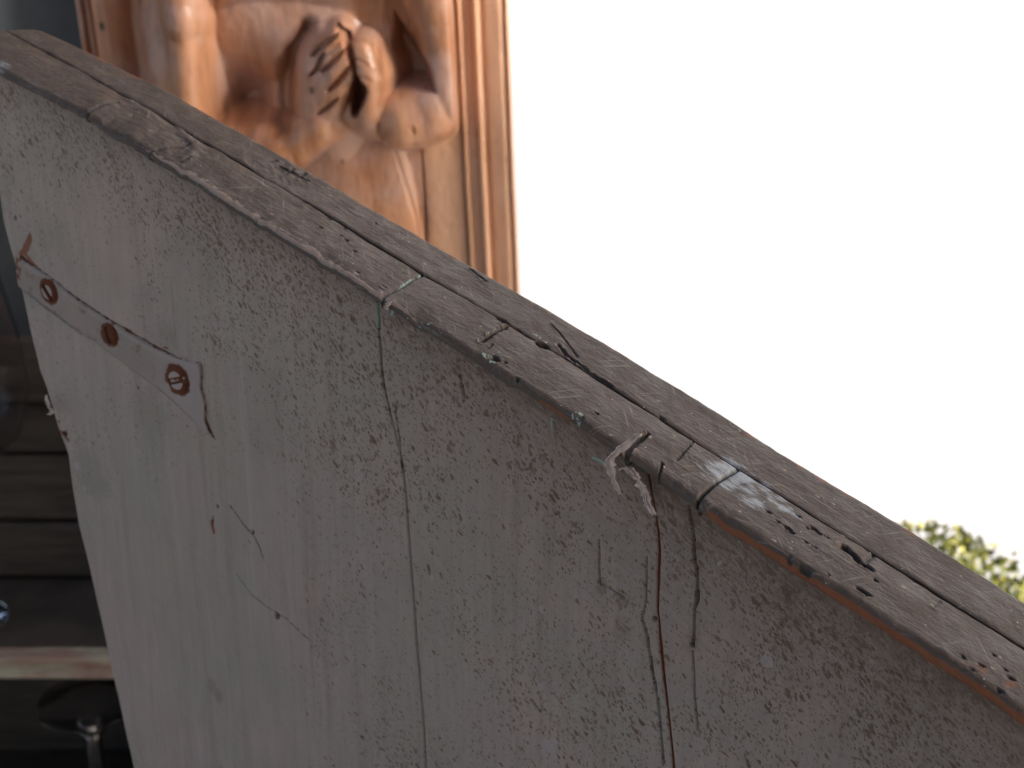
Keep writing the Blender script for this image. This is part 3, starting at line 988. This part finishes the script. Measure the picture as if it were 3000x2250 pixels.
M['strap'] = strap_mat()
ST = FACE_W - .0014
tri = F((52, 736), (90, 768), (150, 807), (230, 872), (330, 938), (440, 1004), (520, 1044), (560, 1054), (590, 1060), (596, 1085), (592, 1130), (606, 1180), (605, 1225), (618, 1260), (632, 1288),
        (600, 1266), (560, 1222), (520, 1182), (440, 1122), (380, 1080), (330, 1042), (230, 968), (150, 910), (90, 866), (58, 842), (50, 790))
SCREWS = [((140, 855), 24, 40, 2.2, .8), ((318, 982), 23, 36, 1.9, .3), ((517, 1114), 30, 52, .35, 1.0)]
def poly_plate(name, pts, wd, th, mat, parent, step=.0011, dent=.0004):
    """a thin solid plate filled with a fine grid so that it can dent and rust"""
    # march along the outline's long axis: upper and lower edge
    n = len(pts)
    c = pts.mean(0)
    d = pts[14] - (pts[0] + pts[24]) / 2
    d = d / np.linalg.norm(d)
    e = np.array([-d[1], d[0]])
    a = (pts - c) @ d
    b = (pts - c) @ e
    up = np.array(sorted([(a[i], b[i]) for i in range(0, 15)]))
    lo = np.array(sorted([(a[i], b[i]) for i in list(range(14, n))]))
    na, nb = 150, 26
    aa = np.linspace(max(up[0, 0], lo[0, 0]), min(up[-1, 0], lo[-1, 0]) - 1e-5, na)
    hi = np.interp(aa, up[:, 0], up[:, 1]) + .0004 * (vnoise(aa * 700, aa * 0, 2) - .5)
    lw = np.interp(aa, lo[:, 0], lo[:, 1]) + .0004 * (vnoise(aa * 600, aa * 0, 5) - .5)
    t = np.linspace(0, 1, nb)
    Bv = lw[:, None] + (hi - lw)[:, None] * t[None, :]
    Av = np.repeat(aa[:, None], nb, 1)
    ed = np.minimum(t, 1 - t)[None, :] * (hi - lw)[:, None]
    endd = np.minimum(aa - aa[0], aa[-1] - aa)[:, None]
    X = c[0] + Av * d[0] + Bv * e[0]
    Y = c[1] + Av * d[1] + Bv * e[1]
    out = th * smooth(0, .0012, ed) * smooth(-.0002, .001, endd) + dent * (fbm(X * 120, Y * 120, 15, 3) - .5)
    lowe = (hi - lw)[:, None] * t[None, :]
    rust = .62 * np.exp(-(ed / .0009) ** 2) + .1 + .3 * np.exp(-(lowe / .0010) ** 2) + .5 * np.exp(-((Av - aa[0]) / .006) ** 2)
    for (px, a_, b_, slot, pale_) in SCREWS:
        q_ = uv_face(px, FACE_W - .0015)[0]
        rx_ = .0056 * b_ / 40 * (.92 if slot < 1 else 1)
        dd = np.hypot(X - q_[0], Y - q_[1])
        rust = np.maximum(rust, .75 * np.exp(-((dd - rx_) / .0011) ** 2))
        out = out - .0007 * np.exp(-(dd / (rx_ * 1.15)) ** 6)
    V = to_world(X, FACE_W - out + .0003, Y)
    return mesh(name, V.reshape(-1, 3), grid_faces(na, nb, True)[:, ::-1], mat, parent, np.stack([X, Y], -1).reshape(-1, 2), {'rust': rust.ravel(), 'tip': (.8 * smooth(.6, .8, (Av - aa[0]) / (aa[-1] - aa[0])) + .7 * np.exp(-(((hi - lw)[:, None] * (1 - t)[None, :] - .002) / .0012) ** 2)).clip(0, 1).ravel()})  # tip: pale painted end, plus a highlight painted along the upper ridge


strap = poly_plate('metal_strap', tri, ST, .0016, M['strap'], panel)
for (px, a_, b_, slot, pale_) in SCREWS:
    c = uv_face(px, FACE_W - .0015)[0]
    rx = .0056 * b_ / 40 * (.92 if slot < 1 else 1)
    ca, sa = math.cos(slot), math.sin(slot)
    m_ = 33
    g = np.linspace(-1.05, 1.05, m_)
    gx, gy = np.meshgrid(g, g, indexing='ij')
    # square to disc
    px_ = gx * np.sqrt(np.clip(1 - gy * gy / 2.25, 0, 1)) * .97
    py_ = gy * np.sqrt(np.clip(1 - gx * gx / 2.25, 0, 1)) * .97
    rr_ = np.hypot(px_, py_)
    h = .0009 - .0006 * rr_ ** 2 - .0012 * smooth(.88, 1.02, rr_)
    ring = np.exp(-((rr_ - .86) / .07) ** 2)
    h = h - .0006 * ring
    dl = np.abs(-px_ * sa + py_ * ca)
    h -= .0016 * (1 - smooth(.10, .19, dl)) * (1 - smooth(.72, .8, rr_))
    h += .0003 * (vnoise(px_ * 4 + slot * 9, py_ * 4, 3) - .5)
    V = P0 + (c[0] + px_ * rx)[..., None] * U + (-FACE_W + .0014 + h)[..., None] * NV + (c[1] + py_ * rx)[..., None] * VV
    pale = smooth(.16, .26, dl) * (1 - smooth(.52, .68, rr_)) * pale_
    mesh('screw', V.reshape(-1, 3), grid_faces(m_, m_), M['rust'], strap, None, {'pale': pale.ravel()})

# ---- peeling flakes of paint standing off the lip
def flake(pts_px, width, lift, curl):
    c = uv_face(pts_px, .0005)
    n = 34
    k_ = np.linspace(0, 1, n)
    kk = np.linspace(0, 1, len(c))
    cu, cv = np.interp(k_, kk, c[:, 0]), np.interp(k_, kk, c[:, 1])
    cu = cu + .0006 * (vnoise(k_ * 9, k_ * 0 + width * 1e4, 7) - .5)
    cols = 7
    V = []
    for i in range(n):
        wloc = width * (.35 + .65 * math.sin(PI * min(1, .12 + k_[i] * .84))) * (.45 + 1.0 * vnoise(np.array([k_[i] * 15]), np.array([lift * 1e4]), 17)[0])
        for j in range(cols):
            t_ = j / (cols - 1) - .5
            outw = lift * (.3 + .7 * math.sin(PI * k_[i])) + curl * t_ * t_ * 4 + .0007 * (vnoise(np.array([k_[i] * 19]), np.array([j * 1.1 + lift * 1e4]), 19)[0] - .5)
            if j in (0, cols - 1):
                t_ *= .6 + .9 * vnoise(np.array([k_[i] * 31]), np.array([j + width * 1e4]), 29)[0]
            V.append(P0 + (cu[i] + t_ * wloc) * U + NV * outw + (cv[i] + .2 * t_ * wloc) * VV)
    o = mesh('paint_flake', np.array(V), grid_faces(n, cols), M['flake'], panel)
    s_ = o.modifiers.new('thick', 'SOLIDIFY')
    s_.thickness = .0004
    return o


flake([(1880, 1268), (1850, 1290), (1815, 1318), (1795, 1345), (1800, 1380), (1815, 1420), (1826, 1445)], .0026, .0012, .0009)
flake([(1822, 1372), (1838, 1365), (1852, 1378), (1868, 1400)], .0020, .0008, .0005)
flake([(1855, 1368), (1872, 1400), (1890, 1430), (1900, 1460), (1922, 1505)], .0024, .0004, .0006)
flake([(1888, 1430), (1896, 1470), (1912, 1498)], .0010, .0006, .0003)
flake([(1148, 880), (1140, 895), (1138, 905)], .0014, .0012, .0004)
flake([(140, 1155), (150, 1185), (165, 1205), (148, 1212)], .0018, .0006, .0008)

# ------------------------------------------------------------------ carved plaque
YP = 1.15
ROLL = .04
E1 = np.array([math.cos(ROLL), 0, math.sin(ROLL)])
E2 = np.array([-math.sin(ROLL), 0, math.cos(ROLL)])
FRONT = np.array([0, -1.0, 0])
PC = on_plane((880, 300), np.array([0, YP, 0]), FRONT)[0]
MMP = 1.15 / FPX                                        # metres for one photo pixel at the plaque


def PL(p, h=0.0):
    """photo pixel -> plaque coordinates (across, up), for a point standing h proud of the board"""
    q = on_plane(p, np.array([0, YP - h, 0]), FRONT)[0] - PC
    return np.array([q @ E1, q @ E2])


plaque = empty('carved_plaque', tuple(PC - E2 * .26), 'reddish brown carved wooden relief of a praying figure in a moulded frame', 'wood carving')


def pl_world(x, z, h):
    return PC + np.asarray(x)[..., None] * E1 + np.asarray(z)[..., None] * E2 + np.asarray(h)[..., None] * FRONT


XL = PL((275, 60))[0]
XR = PL((1345, 300))[0]
ZB, ZT = -.26, .30


def build_figure():
    NX, NZ = 470, 560
    x = np.linspace(XL, XR, NX)
    # finer where the camera looks
    z = np.concatenate([np.linspace(ZB, -.15, 40), np.linspace(-.15, .10, 430)[1:], np.linspace(.10, ZT, 92)[1:]])
    X, Z = np.meshgrid(x, z, indexing='ij')
    prims = []

    def cap(a, b, ra, rb, ha, hb):
        """rounded limb between two pixels; radii in pixels, heights of its axis in mm"""
        A = PL(a, (ha + ra * .276 * .5) * .001)
        B = PL(b, (hb + rb * .276 * .5) * .001)
        d = B - A
        t = np.clip(((X - A[0]) * d[0] + (Z - A[1]) * d[1]) / (d @ d + 1e-12), 0, 1)
        D = np.hypot(X - A[0] - t * d[0], Z - A[1] - t * d[1])
        r = (ra + (rb - ra) * t) * MMP
        hc = (ha + (hb - ha) * t) * .001
        inside = 1.2 * np.sqrt(np.clip(r * r - D * D, 0, None))
        return np.where(D < r, hc * 1.25 + inside, hc * 1.25 - 3.2 * (D - r))

    def ell(c, rx, ry, hc, hr, rot=0.0, p=2.0):
        A = PL(c, hc * .001)
        dx, dz = X - A[0], Z - A[1]
        co, si = math.cos(rot), math.sin(rot)
        a = (dx * co + dz * si) / (rx * MMP)
        b = (-dx * si + dz * co) / (ry * MMP)
        D = (np.abs(a) ** p + np.abs(b) ** p) ** (1 / p)
        return np.where(D < 1, hc * .001 + hr * .001 * np.sqrt(np.clip(1 - D * D, 0, None)), hc * .001 - .03 * (D - 1))

    def smax(a, b, k):
        h = np.clip(.5 + .5 * (a - b) / k, 0, 1)
        return b + (a - b) * h + k * h * (1 - h)

    H = np.zeros(X.shape) + .0006 * (fbm(X * 40, Z * 10, 3, 3) - .5)
    # robe / lower body, its right edge a clear step with a narrow fold beside it
    body = ell((850, 700), 385, 560, -2, 17, 0, 2.4)
    H = smax(H, body, .002)
    fold = ell((1175, 760), 75, 420, -1, 9, .06, 2.6)
    H = smax(H, fold, .005)
    chest = ell((880, 40), 360, 400, 0, 20, 0, 2.3)
    H = smax(H, chest, .006)
    breast = ell((800, 60), 170, 170, 10, 13, 0, 2)
    H = smax(H, breast, .010)
    # hollow between the near arm and the body
    hc_ = PL((740, 330), .01)
    hol = np.exp(-(((X - hc_[0]) / (95 * MMP)) ** 2 + ((Z - hc_[1]) / (150 * MMP)) ** 2))
    H = H - .036 * hol
    # shoulders, neck, head above the frame of the photograph
    H = smax(H, cap((560, -150), (1230, -150), 120, 120, 4, 4), .010)
    H = smax(H, cap((890, -250), (890, -420), 95, 95, 12, 12), .008)
    head = ell((890, -560), 150, 195, 8, 34)
    H = smax(H, head, .004)
    H = smax(H, cap((890, -540), (890, -505), 20, 34, 38, 40), .006)
    # arm on the left: hangs from the shoulder, elbow low, forearm rising to the hands
    up = smax(cap((535, -170), (505, 60), 120, 116, -10, -12), cap((505, 60), (535, 420), 116, 96, -12, -6), .006)
    up = smax(up, cap((528, -60), (538, 60), 62, 56, 24, 26), .012)
    up = smax(up, cap((538, 60), (556, 430), 54, 46, 26, 28), .014)
    H = smax(H, up, .0012)
    fo = cap((560, 470), (800, 440), 95, 80, 16, 18)
    fo = smax(fo, cap((800, 450), (935, 372), 82, 62, 14, 22), .008)
    H = smax(H, fo, .002)
    # arm on the right
    ua = smax(cap((1235, -160), (1290, 110), 105, 66, 6, 12), cap((1290, 110), (1300, 300), 66, 64, 12, 18), .006)
    H = smax(H, ua, .0012)
    fr = smax(cap((1245, 335), (1180, 352), 92, 84, 16, 22), cap((1180, 352), (1062, 338), 84, 54, 20, 26), .008)
    fr = smax(fr, cap((1268, 300), (1225, 360), 74, 76, 16, 18), .006)
    H = smax(H, fr, .0015)
    # deep hollow inside the bent right arm
    tri = [PL((1160, 40), .01), PL((1262, 185), .01), PL((1275, 245), .01), PL((1140, 238), .01)]
    ins = np.full(X.shape, 1e9)
    cen_ = sum(tri) / 4
    for i in range(4):
        a, b = tri[i], tri[(i + 1) % 4]
        d = b - a
        nx, nz = d[1], -d[0]
        L = math.hypot(nx, nz)
        sg = np.sign((cen_[0] - a[0]) * nx + (cen_[1] - a[1]) * nz)
        ins = np.minimum(ins, sg * ((X - a[0]) * nx + (Z - a[1]) * nz) / L)
    cut = smooth(-.003, .007, ins)
    H = H * (1 - cut) + np.minimum(H, -.014) * cut
    # left hand: back of the hand and four bent fingers lying over each other, thumb below
    hand = ell((948, 250), 86, 172, 24, 22, -.12, 2.6)
    hand = smax(hand, ell((990, 215), 58, 125, 26, 25, -.25, 2.2), .010)
    for (a, b, ra, rb) in (((918, 160), (988, 102), 24, 19), ((925, 206), (1012, 140), 24, 21), ((942, 246), (1028, 182), 24, 22), ((962, 284), (1034, 228), 25, 22)):
        mid = ((a[0] + b[0]) / 2, (a[1] + b[1]) / 2)
        f = smax(cap(a, mid, ra, ra, 27, 33), cap(mid, b, ra, rb, 33, 35), .003)
        hand = smax(hand, f, .0045)
    th_ = smax(cap((915, 335), (950, 372), 40, 36, 22, 25), cap((950, 372), (962, 398), 36, 24, 25, 22), .004)
    hand = smax(hand, th_, .006)
    H = smax(H, hand, .0010)
    # right hand, seen edge-on behind the parting line
    rh = smax(cap((1062, 150), (1082, 230), 40, 44, 30, 34), cap((1082, 230), (1080, 330), 44, 46, 34, 32), .005)
    H = smax(H, rh, .004)
    # cuts of the chisel: polylines in pixels, half-width px, depth mm
    cuts = [([(985, 78), (1012, 105), (1022, 140), (1036, 190), (1044, 220)], 8, 17), ([(912, 166), (940, 136), (990, 100)], 7, 8), ([(906, 224), (930, 200), (948, 158)], 6, 7),
            ([(942, 212), (975, 180), (1010, 146)], 7, 8), ([(962, 266), (990, 238), (1028, 190)], 7, 8), ([(932, 335), (962, 312), (990, 288)], 6, 7),
            ([(1122, 330), (1120, 350), (1124, 385)], 4, 3), ([(1052, 148), (1072, 152), (1096, 168)], 3, 1.8), ([(1060, 196), (1080, 196), (1104, 208)], 3, 1.5), ([(1218, 336), (1224, 362)], 3, 3), ([(1046, 228), (1052, 262), (1040, 330)], 17, 42),
            ([(1232, 440), (1240, 560), (1246, 700), (1250, 850)], 4, 3.5), ([(1155, 445), (1185, 540), (1215, 640), (1235, 760)], 4, 1)]
    for pts, hw, dep in cuts:
        q = [PL(p_, .045 if dep > 3.6 else .01) for p_ in pts]
        d, par = seg_dist(X, Z, q)
        hw_ = hw * MMP * (.5 + .7 * np.sin(np.clip(par, .03, .97) * PI))
        H = H - dep * .001 * (1 - smooth(hw_ * .4, hw_ * 1.5, d + .0004 * (fbm(X * 900, Z * 900, 5, 2) - .5)))
    # deep carved grounds: outside the hanging arm and round the back of the left hand
    for pts, hw, dep in (([(372, -120), (372, 60), (398, 240), (430, 420)], 34, .020), ([(905, 82), (860, 150), (838, 250), (842, 350)], 26, .016)):
        d, par = seg_dist(X, Z, [PL(p_, .008) for p_ in pts])
        m_ = np.exp(-(d / (hw * MMP)) ** 2)
        H = H - dep * m_
    # tool marks
    H = H + .0010 * (fbm(X * 90, Z * 60, 9, 3) - .5) + .0004 * (vnoise(X * 300, Z * 160, 13) - .5)
    H = np.maximum(H, -.018)
    fade = np.minimum(smooth(XL, XL + .004, X), 1 - smooth(XR - .004, XR, X))
    H = H * fade
    V = pl_world(X, Z, H)
    pale = smooth(XR - .036, XR - .022, X + .004 * (fbm(Z * 60, X * 90, 33, 3) - .5)) * (1 - smooth(.004, .010, H))  # glare on the right strip of board, painted as paler wood
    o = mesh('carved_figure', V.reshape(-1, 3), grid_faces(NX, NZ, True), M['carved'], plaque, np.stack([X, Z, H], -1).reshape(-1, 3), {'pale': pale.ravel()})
    return o


build_figure()


def moulding(name, prof, z0, z1, seed, pale=0.0, nz=160):
    """prof: (x, h) across the stile, carried up the plaque with hand-made wobble"""
    pr = np.array(prof)
    z = np.linspace(z0, z1, nz)
    X = np.repeat(pr[:, 0][:, None], nz, 1) + .0007 * (fbm(z * 14, z * 0 + seed, seed, 3) - .5)[None, :]
    H = np.repeat(pr[:, 1][:, None], nz, 1)
    H = H + .0012 * (fbm(X * 90, np.repeat(z[None, :], len(pr), 0) * 40, seed, 3) - .5) * (H > -.012)
    Zg = np.repeat(z[None, :], len(pr), 0)
    V = pl_world(X, Zg, H)
    return mesh(name, V.reshape(-1, 3), grid_faces(len(pr), nz, True), M['carved'], plaque, np.stack([X + seed, Zg, H], -1).reshape(-1, 3), {'pale': np.full(X.size, pale)})


def dense(prof, n=6):
    out = []
    for a, b in zip(prof[:-1], prof[1:]):
        for t in np.linspace(0, 1, n, endpoint=False):
            out.append((a[0] + (b[0] - a[0]) * t, a[1] + (b[1] - a[1]) * t))
    out.append(prof[-1])
    return out


def bead(x0, x1, h0, h1, n=9):
    return [(x0 + (x1 - x0) * (1 - math.cos(a)) / 2, h0 + (h1 - h0) * math.sin(a)) for a in np.linspace(0, PI, n)]


m = MMP
right = [(XR, -.002), (XR + 2 * m, -.004), (XR + 6 * m, -.003)] + bead(XR + 6 * m, XR + 20 * m, .001, .004) + dense([(XR + 21 * m, 0.0), (XR + 48 * m, .0015)]) + \
    bead(XR + 49 * m, XR + 70 * m, .001, .006) + [(XR + 71 * m, -.002), (XR + 80 * m, -.0035)] + dense([(XR + 84 * m, -.001), (XR + 128 * m, .001)]) + \
    [(XR + 136 * m, -.001), (XR + 140 * m, -.003)] + bead(XR + 141 * m, XR + 155 * m, -.003, .001) + [(XR + 156 * m, -.012), (XR + 156 * m, -.030)]
moulding('frame_stile', right, ZB, ZT, 3, .75)  # pale tone paints the glare into this stile
left = [(XL - 62 * m, -.030), (XL - 62 * m, -.016)] + bead(XL - 60 * m, XL - 40 * m, -.016, -.010) + [(XL - 38 * m, -.018), (XL - 30 * m, -.020)] + \
    bead(XL - 28 * m, XL - 12 * m, -.014, -.006) + [(XL - 10 * m, -.013), (XL - 4 * m, -.012), (XL - 1 * m, -.002), (XL, 0)]
moulding('frame_stile', left, ZB, ZT, 7)
# foot and head of the plaque and its back
for nm, (za, zb) in (('frame_rail', (ZB - .03, ZB)), ('frame_rail', (ZT, ZT + .03))):
    c8 = np.array([(XL - 62 * m, za), (XR + 156 * m, za), (XR + 156 * m, zb), (XL - 62 * m, zb)])
    V = np.concatenate([pl_world(c8[:, 0], c8[:, 1], np.full(4, .006)), pl_world(c8[:, 0], c8[:, 1], np.full(4, -.03))])
    mesh(nm, V, [(0, 1, 2, 3), (7, 6, 5, 4), (0, 4, 5, 1), (1, 5, 6, 2), (2, 6, 7, 3), (3, 7, 4, 0)], M['carved'], plaque, np.concatenate([c8, c8]) * 1.0, smooth_shade=False)
c8 = np.array([(XL - 60 * m, ZB), (XR + 154 * m, ZB), (XR + 154 * m, ZT), (XL - 60 * m, ZT)])
V = np.concatenate([pl_world(c8[:, 0], c8[:, 1], np.full(4, -.024)), pl_world(c8[:, 0], c8[:, 1], np.full(4, -.031))])
mesh('back_board', V, [(0, 1, 2, 3), (7, 6, 5, 4), (0, 4, 5, 1), (1, 5, 6, 2), (2, 6, 7, 3), (3, 7, 4, 0)], M['timber'], plaque, smooth_shade=False)

# ------------------------------------------------------------------ dark partition the plaque hangs on, cabinet with glasses
dw = box('dark_wall', (-2.4, PC[0] + XR + .01, YP + .034, YP + .075, .004, 2.25), M['dark_wall'], bevel=.003)
tag(dw, 'dark slate grey painted partition behind the carved wooden plaque', 'wall')

cab = empty('cabinet', (-.55, 1.06, .004), 'dark weathered wooden cabinet with a pale flaking painted shelf edge', 'cabinet')
CX0, CX1 = -1.25, -.13
zz = .642
for i in range(4):
    hgt = (.052, .061, .047, .058, .050, .063, .049)[i]
    yy = 1.066 + .004 * (i % 3)
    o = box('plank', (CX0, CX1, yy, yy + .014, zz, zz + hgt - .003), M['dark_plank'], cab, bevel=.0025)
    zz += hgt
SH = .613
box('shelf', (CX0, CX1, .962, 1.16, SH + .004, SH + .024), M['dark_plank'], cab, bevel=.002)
# pale shelf edge with two fillets, slightly uneven
nz = 120
xs = np.linspace(CX0, CX1, nz)
prof = [(.960, SH + .0255), (.948, SH + .0255), (.944, SH + .0245), (.9440, SH + .0205), (.947, SH + .0195), (.947, SH + .0125), (.9435, SH + .0115), (.9435, SH + .0075), (.946, SH + .0065), (.960, SH + .0065)]
V = []
for j, (yv, zv) in enumerate(prof):
    for x_ in xs:
        V.append((x_, yv + .0008 * (vnoise(np.array([x_ * 60]), np.array([j * .9]), 5)[0] - .5), zv + .001 * (vnoise(np.array([x_ * 25]), np.array([1.0]), 6)[0] - .5)))
mesh('shelf_edge', np.array(V), grid_faces(len(prof), nz), M['pale_paint'], cab)
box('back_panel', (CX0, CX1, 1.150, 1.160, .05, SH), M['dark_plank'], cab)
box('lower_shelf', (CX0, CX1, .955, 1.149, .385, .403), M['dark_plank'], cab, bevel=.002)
box('side_panel', (CX1, CX1 + .018, .955, 1.16, 0.004, .875), M['dark_plank'], cab, bevel=.002)  # unseen side, added to keep sunlight out of the cabinet
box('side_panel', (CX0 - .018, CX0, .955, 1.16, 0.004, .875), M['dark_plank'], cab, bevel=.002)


def thick(prof, t):
    """close an open (r, z) profile of a bowl into a wall of thickness t"""
    inner = [(max(r - t, .0005), z + t * .4) for r, z in reversed(prof)]
    return prof + inner


# goblet stood upside down on the lower shelf: foot uppermost
gx, gy = on_plane((258, 2050), np.array([0, 0, .572]), np.array([0, 0, 1.0]))[0][:2]
gob = empty('goblet', (gx, gy, .403), 'clear stemmed glass standing upside down below the pale shelf edge', 'glass')
zt = .572
foot = [(.0005, zt + .001), (.020, zt + .0008), (.040, zt), (.0425, zt - .0015), (.041, zt - .003), (.022, zt - .004), (.010, zt - .007)]
stem = [(.010, zt - .007), (.012, zt - .014), (.0145, zt - .022), (.012, zt - .029), (.0075, zt - .036), (.0065, zt - .06), (.007, zt - .08), (.011, zt - .09)]
mesh('foot', *lathe(foot, gx, gy), M['glass'], gob)
mesh('stem', *lathe([(r, z - .00005) for r, z in stem], gx, gy), M['glass'], gob)
bowl = [(.011, zt - .0901), (.024, zt - .097), (.036, zt - .112), (.040, zt - .135), (.038, zt - .1685)]
mesh('bowl', *lathe(bowl + [(r - .0022, z) for r, z in reversed(bowl)], gx, gy), M['glass'], gob)
# large stemmed glass at the left edge, on the shelf
lx, ly = on_plane((-225, 1100), np.array([0, 1.0, 0]), FRONT)[0][:2]
big = empty('wine_glass', (lx, ly, SH + .024), 'large clear wine glass cut off by the left edge in front of dark planks', 'glass')
z0 = SH + .0245
ft = [(.0005, z0), (.034, z0), (.035, z0 + .0015), (.018, z0 + .005), (.006, z0 + .010), (.0045, z0 + .05), (.005, z0 + .125), (.010, z0 + .134)]
mesh('stem', *lathe(ft, lx, ly), M['glass'], big)
bw = [(.010, z0 + .1341), (.044, z0 + .143), (.066, z0 + .165), (.076, z0 + .20), (.072, z0 + .245), (.064, z0 + .29), (.062, z0 + .32)]
mesh('bowl', *lathe(bw + [(r - .0016, z) for r, z in reversed(bw)], lx, ly), M['glass'], big)

# ------------------------------------------------------------------ clipped shrub in a pot
SP = on_plane((2710, 1935), np.array([0, 1.5, 0]), FRONT)[0]
RS = .16
bush = empty('potted_shrub', (SP[0], SP[1], .004), 'clipped yellow green shrub standing before the white wall', 'shrub')
kk = NM('shrub_leaf')
tone = kk.attr('tone')
cl = kk.mix(kk.ramp(tone, 0, .5), (.05, .07, .018), (.24, .27, .06))
cl = kk.mix(kk.ramp(tone, .55, 1.0), cl, (.58, .54, .12))
kk.b.inputs['Transmission Weight'].default_value = 0
M['leaf'] = kk.done(cl, .38, None, .5)
n = 7500
dirs = rng.normal(size=(n, 3))
dirs /= np.linalg.norm(dirs, axis=1)[:, None]
lump = 1 + .07 * np.sin(dirs[:, 0] * 9 + 1) * np.sin(dirs[:, 2] * 8) + .05 * np.sin(dirs[:, 1] * 13 + dirs[:, 0] * 7)
rad = RS * lump * (1 - .42 * rng.random(n) ** 1.7)
cen = SP + dirs * rad[:, None]
V, Fl, tn = [], [], []
for i in range(n):
    d = dirs[i] * .8 + rng.normal(size=3) * .55
    d /= np.linalg.norm(d)
    a = np.cross(d, rng.normal(size=3))
    a /= np.linalg.norm(a)
    nn = np.cross(d, a)
    L = .011 * (.7 + .7 * rng.random())
    Wd = L * .34
    b = len(V)
    c = cen[i]
    V += [c, c + d * L * .45 + a * Wd + nn * Wd * .35, c + d * L * 1.0 + nn * L * .05, c + d * L * .45 - a * Wd + nn * Wd * .35, c + d * L * .5]
    Fl += [(b, b + 1, b + 4), (b + 1, b + 2, b + 4), (b + 2, b + 3, b + 4), (b + 3, b, b + 4)]
    t_ = rng.random()
    tn += [t_] * 5
fo = mesh('foliage', np.array(V), np.array(Fl), M['leaf'], bush, None, {'tone': np.array(tn)})
tw = []
Vt, Ft = [], []
for i in range(40):
    d = dirs[i * 7]
    a0 = np.array([SP[0], SP[1], SP[2] - .12])
    b0 = SP + d * RS * .85
    e = np.cross(d, [.3, .5, .8])
    e /= np.linalg.norm(e)
    f = np.cross(d, e)
    bi = len(Vt)
    for q, r in ((a0, .004), (b0, .001)):
        for k_ in range(4):
            Vt.append(q + r * (math.cos(k_ * PI / 2) * e + math.sin(k_ * PI / 2) * f))
    Ft += [(bi + k_, bi + (k_ + 1) % 4, bi + 4 + (k_ + 1) % 4, bi + 4 + k_) for k_ in range(4)]
mesh('branches', np.array(Vt), Ft, M['timber'], bush)
V, Fp = lathe([(.0005, .006), (.065, .006), (.088, .13), (.095, .132), (.095, .15), (.084, .15), (.082, .13), (.0005, .13)], SP[0], SP[1])
mesh('pot', V, Fp, M['terracotta'], bush)
V, Fp = lathe([(.012, .128), (.010, SP[2] - .1)], SP[0], SP[1], 10)
mesh('trunk', V, Fp, M['timber'], bush)

# ------------------------------------------------------------------ added roof, out of view, that shades the panel
roof = empty('shade_roof', (0, 0, 2.3), 'added timber roof out of view, shading the grey panel', 'roof')
box('shade_deck', (-.7, 3.8, -2.2, .20, 2.3, 2.36), M['timber'], roof, bevel=.004)
box('shade_deck', (-2.6, -.8, .202, YP + .03, 2.3, 2.36), M['timber'], roof, bevel=.004)  # second added deck, keeps the cabinet dark
for x_ in (-.62, 3.7):
    for y_ in (-2.1, .1):
        box('shade_post', (x_ - .05, x_ + .05, y_ - .05, y_ + .05, .004, 2.3), M['timber'], roof, bevel=.004)
# unseen boards added at the viewer's right to darken the panel
side = empty('shade_boards', (.475, -.9, .004), 'added dark boards right of the viewer, darkening the grey panel', 'wall')
for i in range(8):
    box('board', (.46 + .003 * (i % 2), .49 + .003 * (i % 2), -2.0 + i * .262, -1.742 + i * .262, .004, 2.298), M['timber'], side, bevel=.003)
hw_all = box('shade_wall', (-.2, 3.9, -2.4, -2.21, .004, 3.0), M['timber'], bevel=.004)  # unseen wall added to cut ambient light from behind the viewer
tag(hw_all, 'added brown wall behind the viewer, blocking light from there', 'wall')
